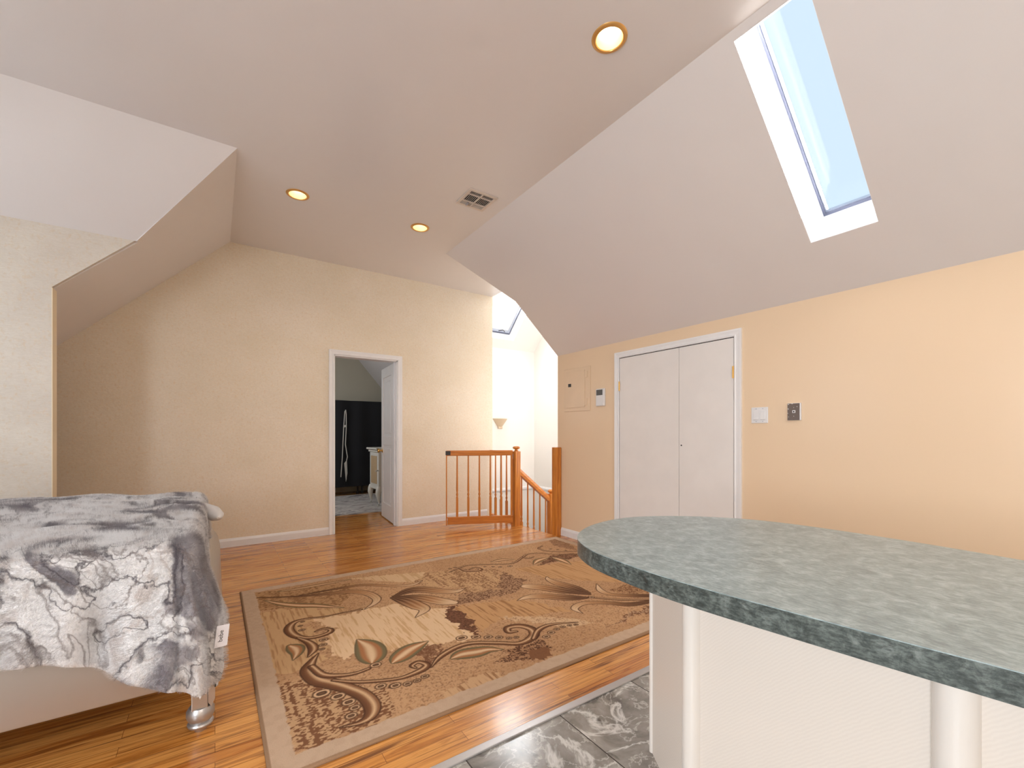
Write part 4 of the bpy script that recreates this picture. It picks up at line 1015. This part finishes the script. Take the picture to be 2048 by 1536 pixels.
stroke(zA, [(1290, 702, .006), (1360, 648, .052), (1450, 585, .052), (1580, 525, .002)], 'leaf')
stroke(zC, [(400, 312, .003), (500, 292, .032), (620, 285, .003)], 'leaf'); stroke(zC, [(815, 335, .003), (865, 295, .038), (960, 268, .008)], 'leaf'); stroke(zC, [(1180, 335, .003), (1085, 292, .042), (1000, 266, .008)], 'leaf')
for x, y, r in ((730, 942, .030), (860, 965, .025), (945, 1010, .023), (995, 1055, .018), (965, 1120, .019), (745, 515, .018), (740, 555, .016), (730, 590, .012), (1200, 885, .020), (1310, 880, .020), (1415, 868, .014), (1490, 840, .013), (1555, 808, .013), (572, 438, .014), (560, 405, .010), (578, 372, .009), (1160, 715, .022)): bead(zA, x, y, r)
for x, y, r in ((595, 605, .026), (715, 597, .021), (815, 598, .019), (907, 602, .017), (990, 607, .013), (1050, 600, .012), (1298, 595, .018), (1338, 560, .018), (1385, 532, .014), (1435, 514, .013), (1490, 500, .011), (1545, 495, .011), (290, 925, .015), (225, 960, .014), (145, 985, .016), (45, 1000, .020)): bead(zB, x, y, r)
for x, y, r in ((585, 352, .018), (490, 360, .013), (420, 358, .011), (340, 358, .010), (50, 365, .012), (0, 378, .012), (1130, 200, .010), (1050, 192, .010), (980, 185, .010), (1380, 655, .016)): bead(zC, x, y, r)
# plain border all round, with a slightly ragged inner line
bw_ = np.minimum.reduce([gx-RX0+.0, RX1-gx, gy-RY0, RY1-gy])+(vnoise(.02, .02, 20)-.5)*.012
bm_ = 1-sm(bw_, .088, .092); blend(bm_, BORD); blend(bm_*sm(vnoise(.02, .02, 21), .4, .8)*.35, srgb((190, 160, 134)))
blend(1-sm(np.minimum.reduce([gx-RX0, RX1-gx, gy-RY0, RY1-gy]), .010, .014), srgb((160, 128, 100)))
NXV, NYV = nx+1, ny+1
hz = RT+.0012*(np.random.rand(NXV, NYV)-.5)
edge_d = np.minimum.reduce([gx-RX0, RX1-gx, gy-RY0, RY1-gy]); hz = hz-.006*np.clip(1-edge_d/.009, 0, 1)**2
co = np.stack([gx, gy, hz], -1).reshape(-1, 3)
idx = np.arange(NXV*NYV).reshape(NXV, NYV)
quads = np.stack([idx[:-1, :-1], idx[1:, :-1], idx[1:, 1:], idx[:-1, 1:]], -1).reshape(-1, 4)
ring = np.concatenate([idx[:, 0], idx[-1, 1:], idx[::-1, -1][1:], idx[0, ::-1][1:-1]])
skirt = co[ring].copy(); skirt[:, 2] = .0005; n0 = len(co); co = np.vstack([co, skirt]); rn = len(ring); sk = np.arange(n0, n0+rn)
q2 = np.stack([ring, np.roll(ring, -1), np.roll(sk, -1), sk], -1)[:, ::-1]
quads = np.vstack([quads, q2])
me = bpy.data.meshes.new('rug'); me.vertices.add(len(co)); me.vertices.foreach_set('co', co.astype(np.float32).ravel())
me.loops.add(len(quads)*4); me.loops.foreach_set('vertex_index', quads.astype(np.int32).ravel())
me.polygons.add(len(quads)); me.polygons.foreach_set('loop_start', np.arange(0, len(quads)*4, 4, dtype=np.int32)); me.update(calc_edges=True); me.validate()
ca = me.color_attributes.new('Col', 'FLOAT_COLOR', 'POINT')
cc = np.ones((len(co), 4), np.float32); cc[:n0, :3] = col.reshape(-1, 3); cc[n0:, :3] = srgb((130, 100, 76)); ca.data.foreach_set('color', cc.ravel())
ro = obj('area_rug', me, M_rug)
tag(ro, 'large beige and brown rug with scrolls and lilies on the oak floor', 'rug')
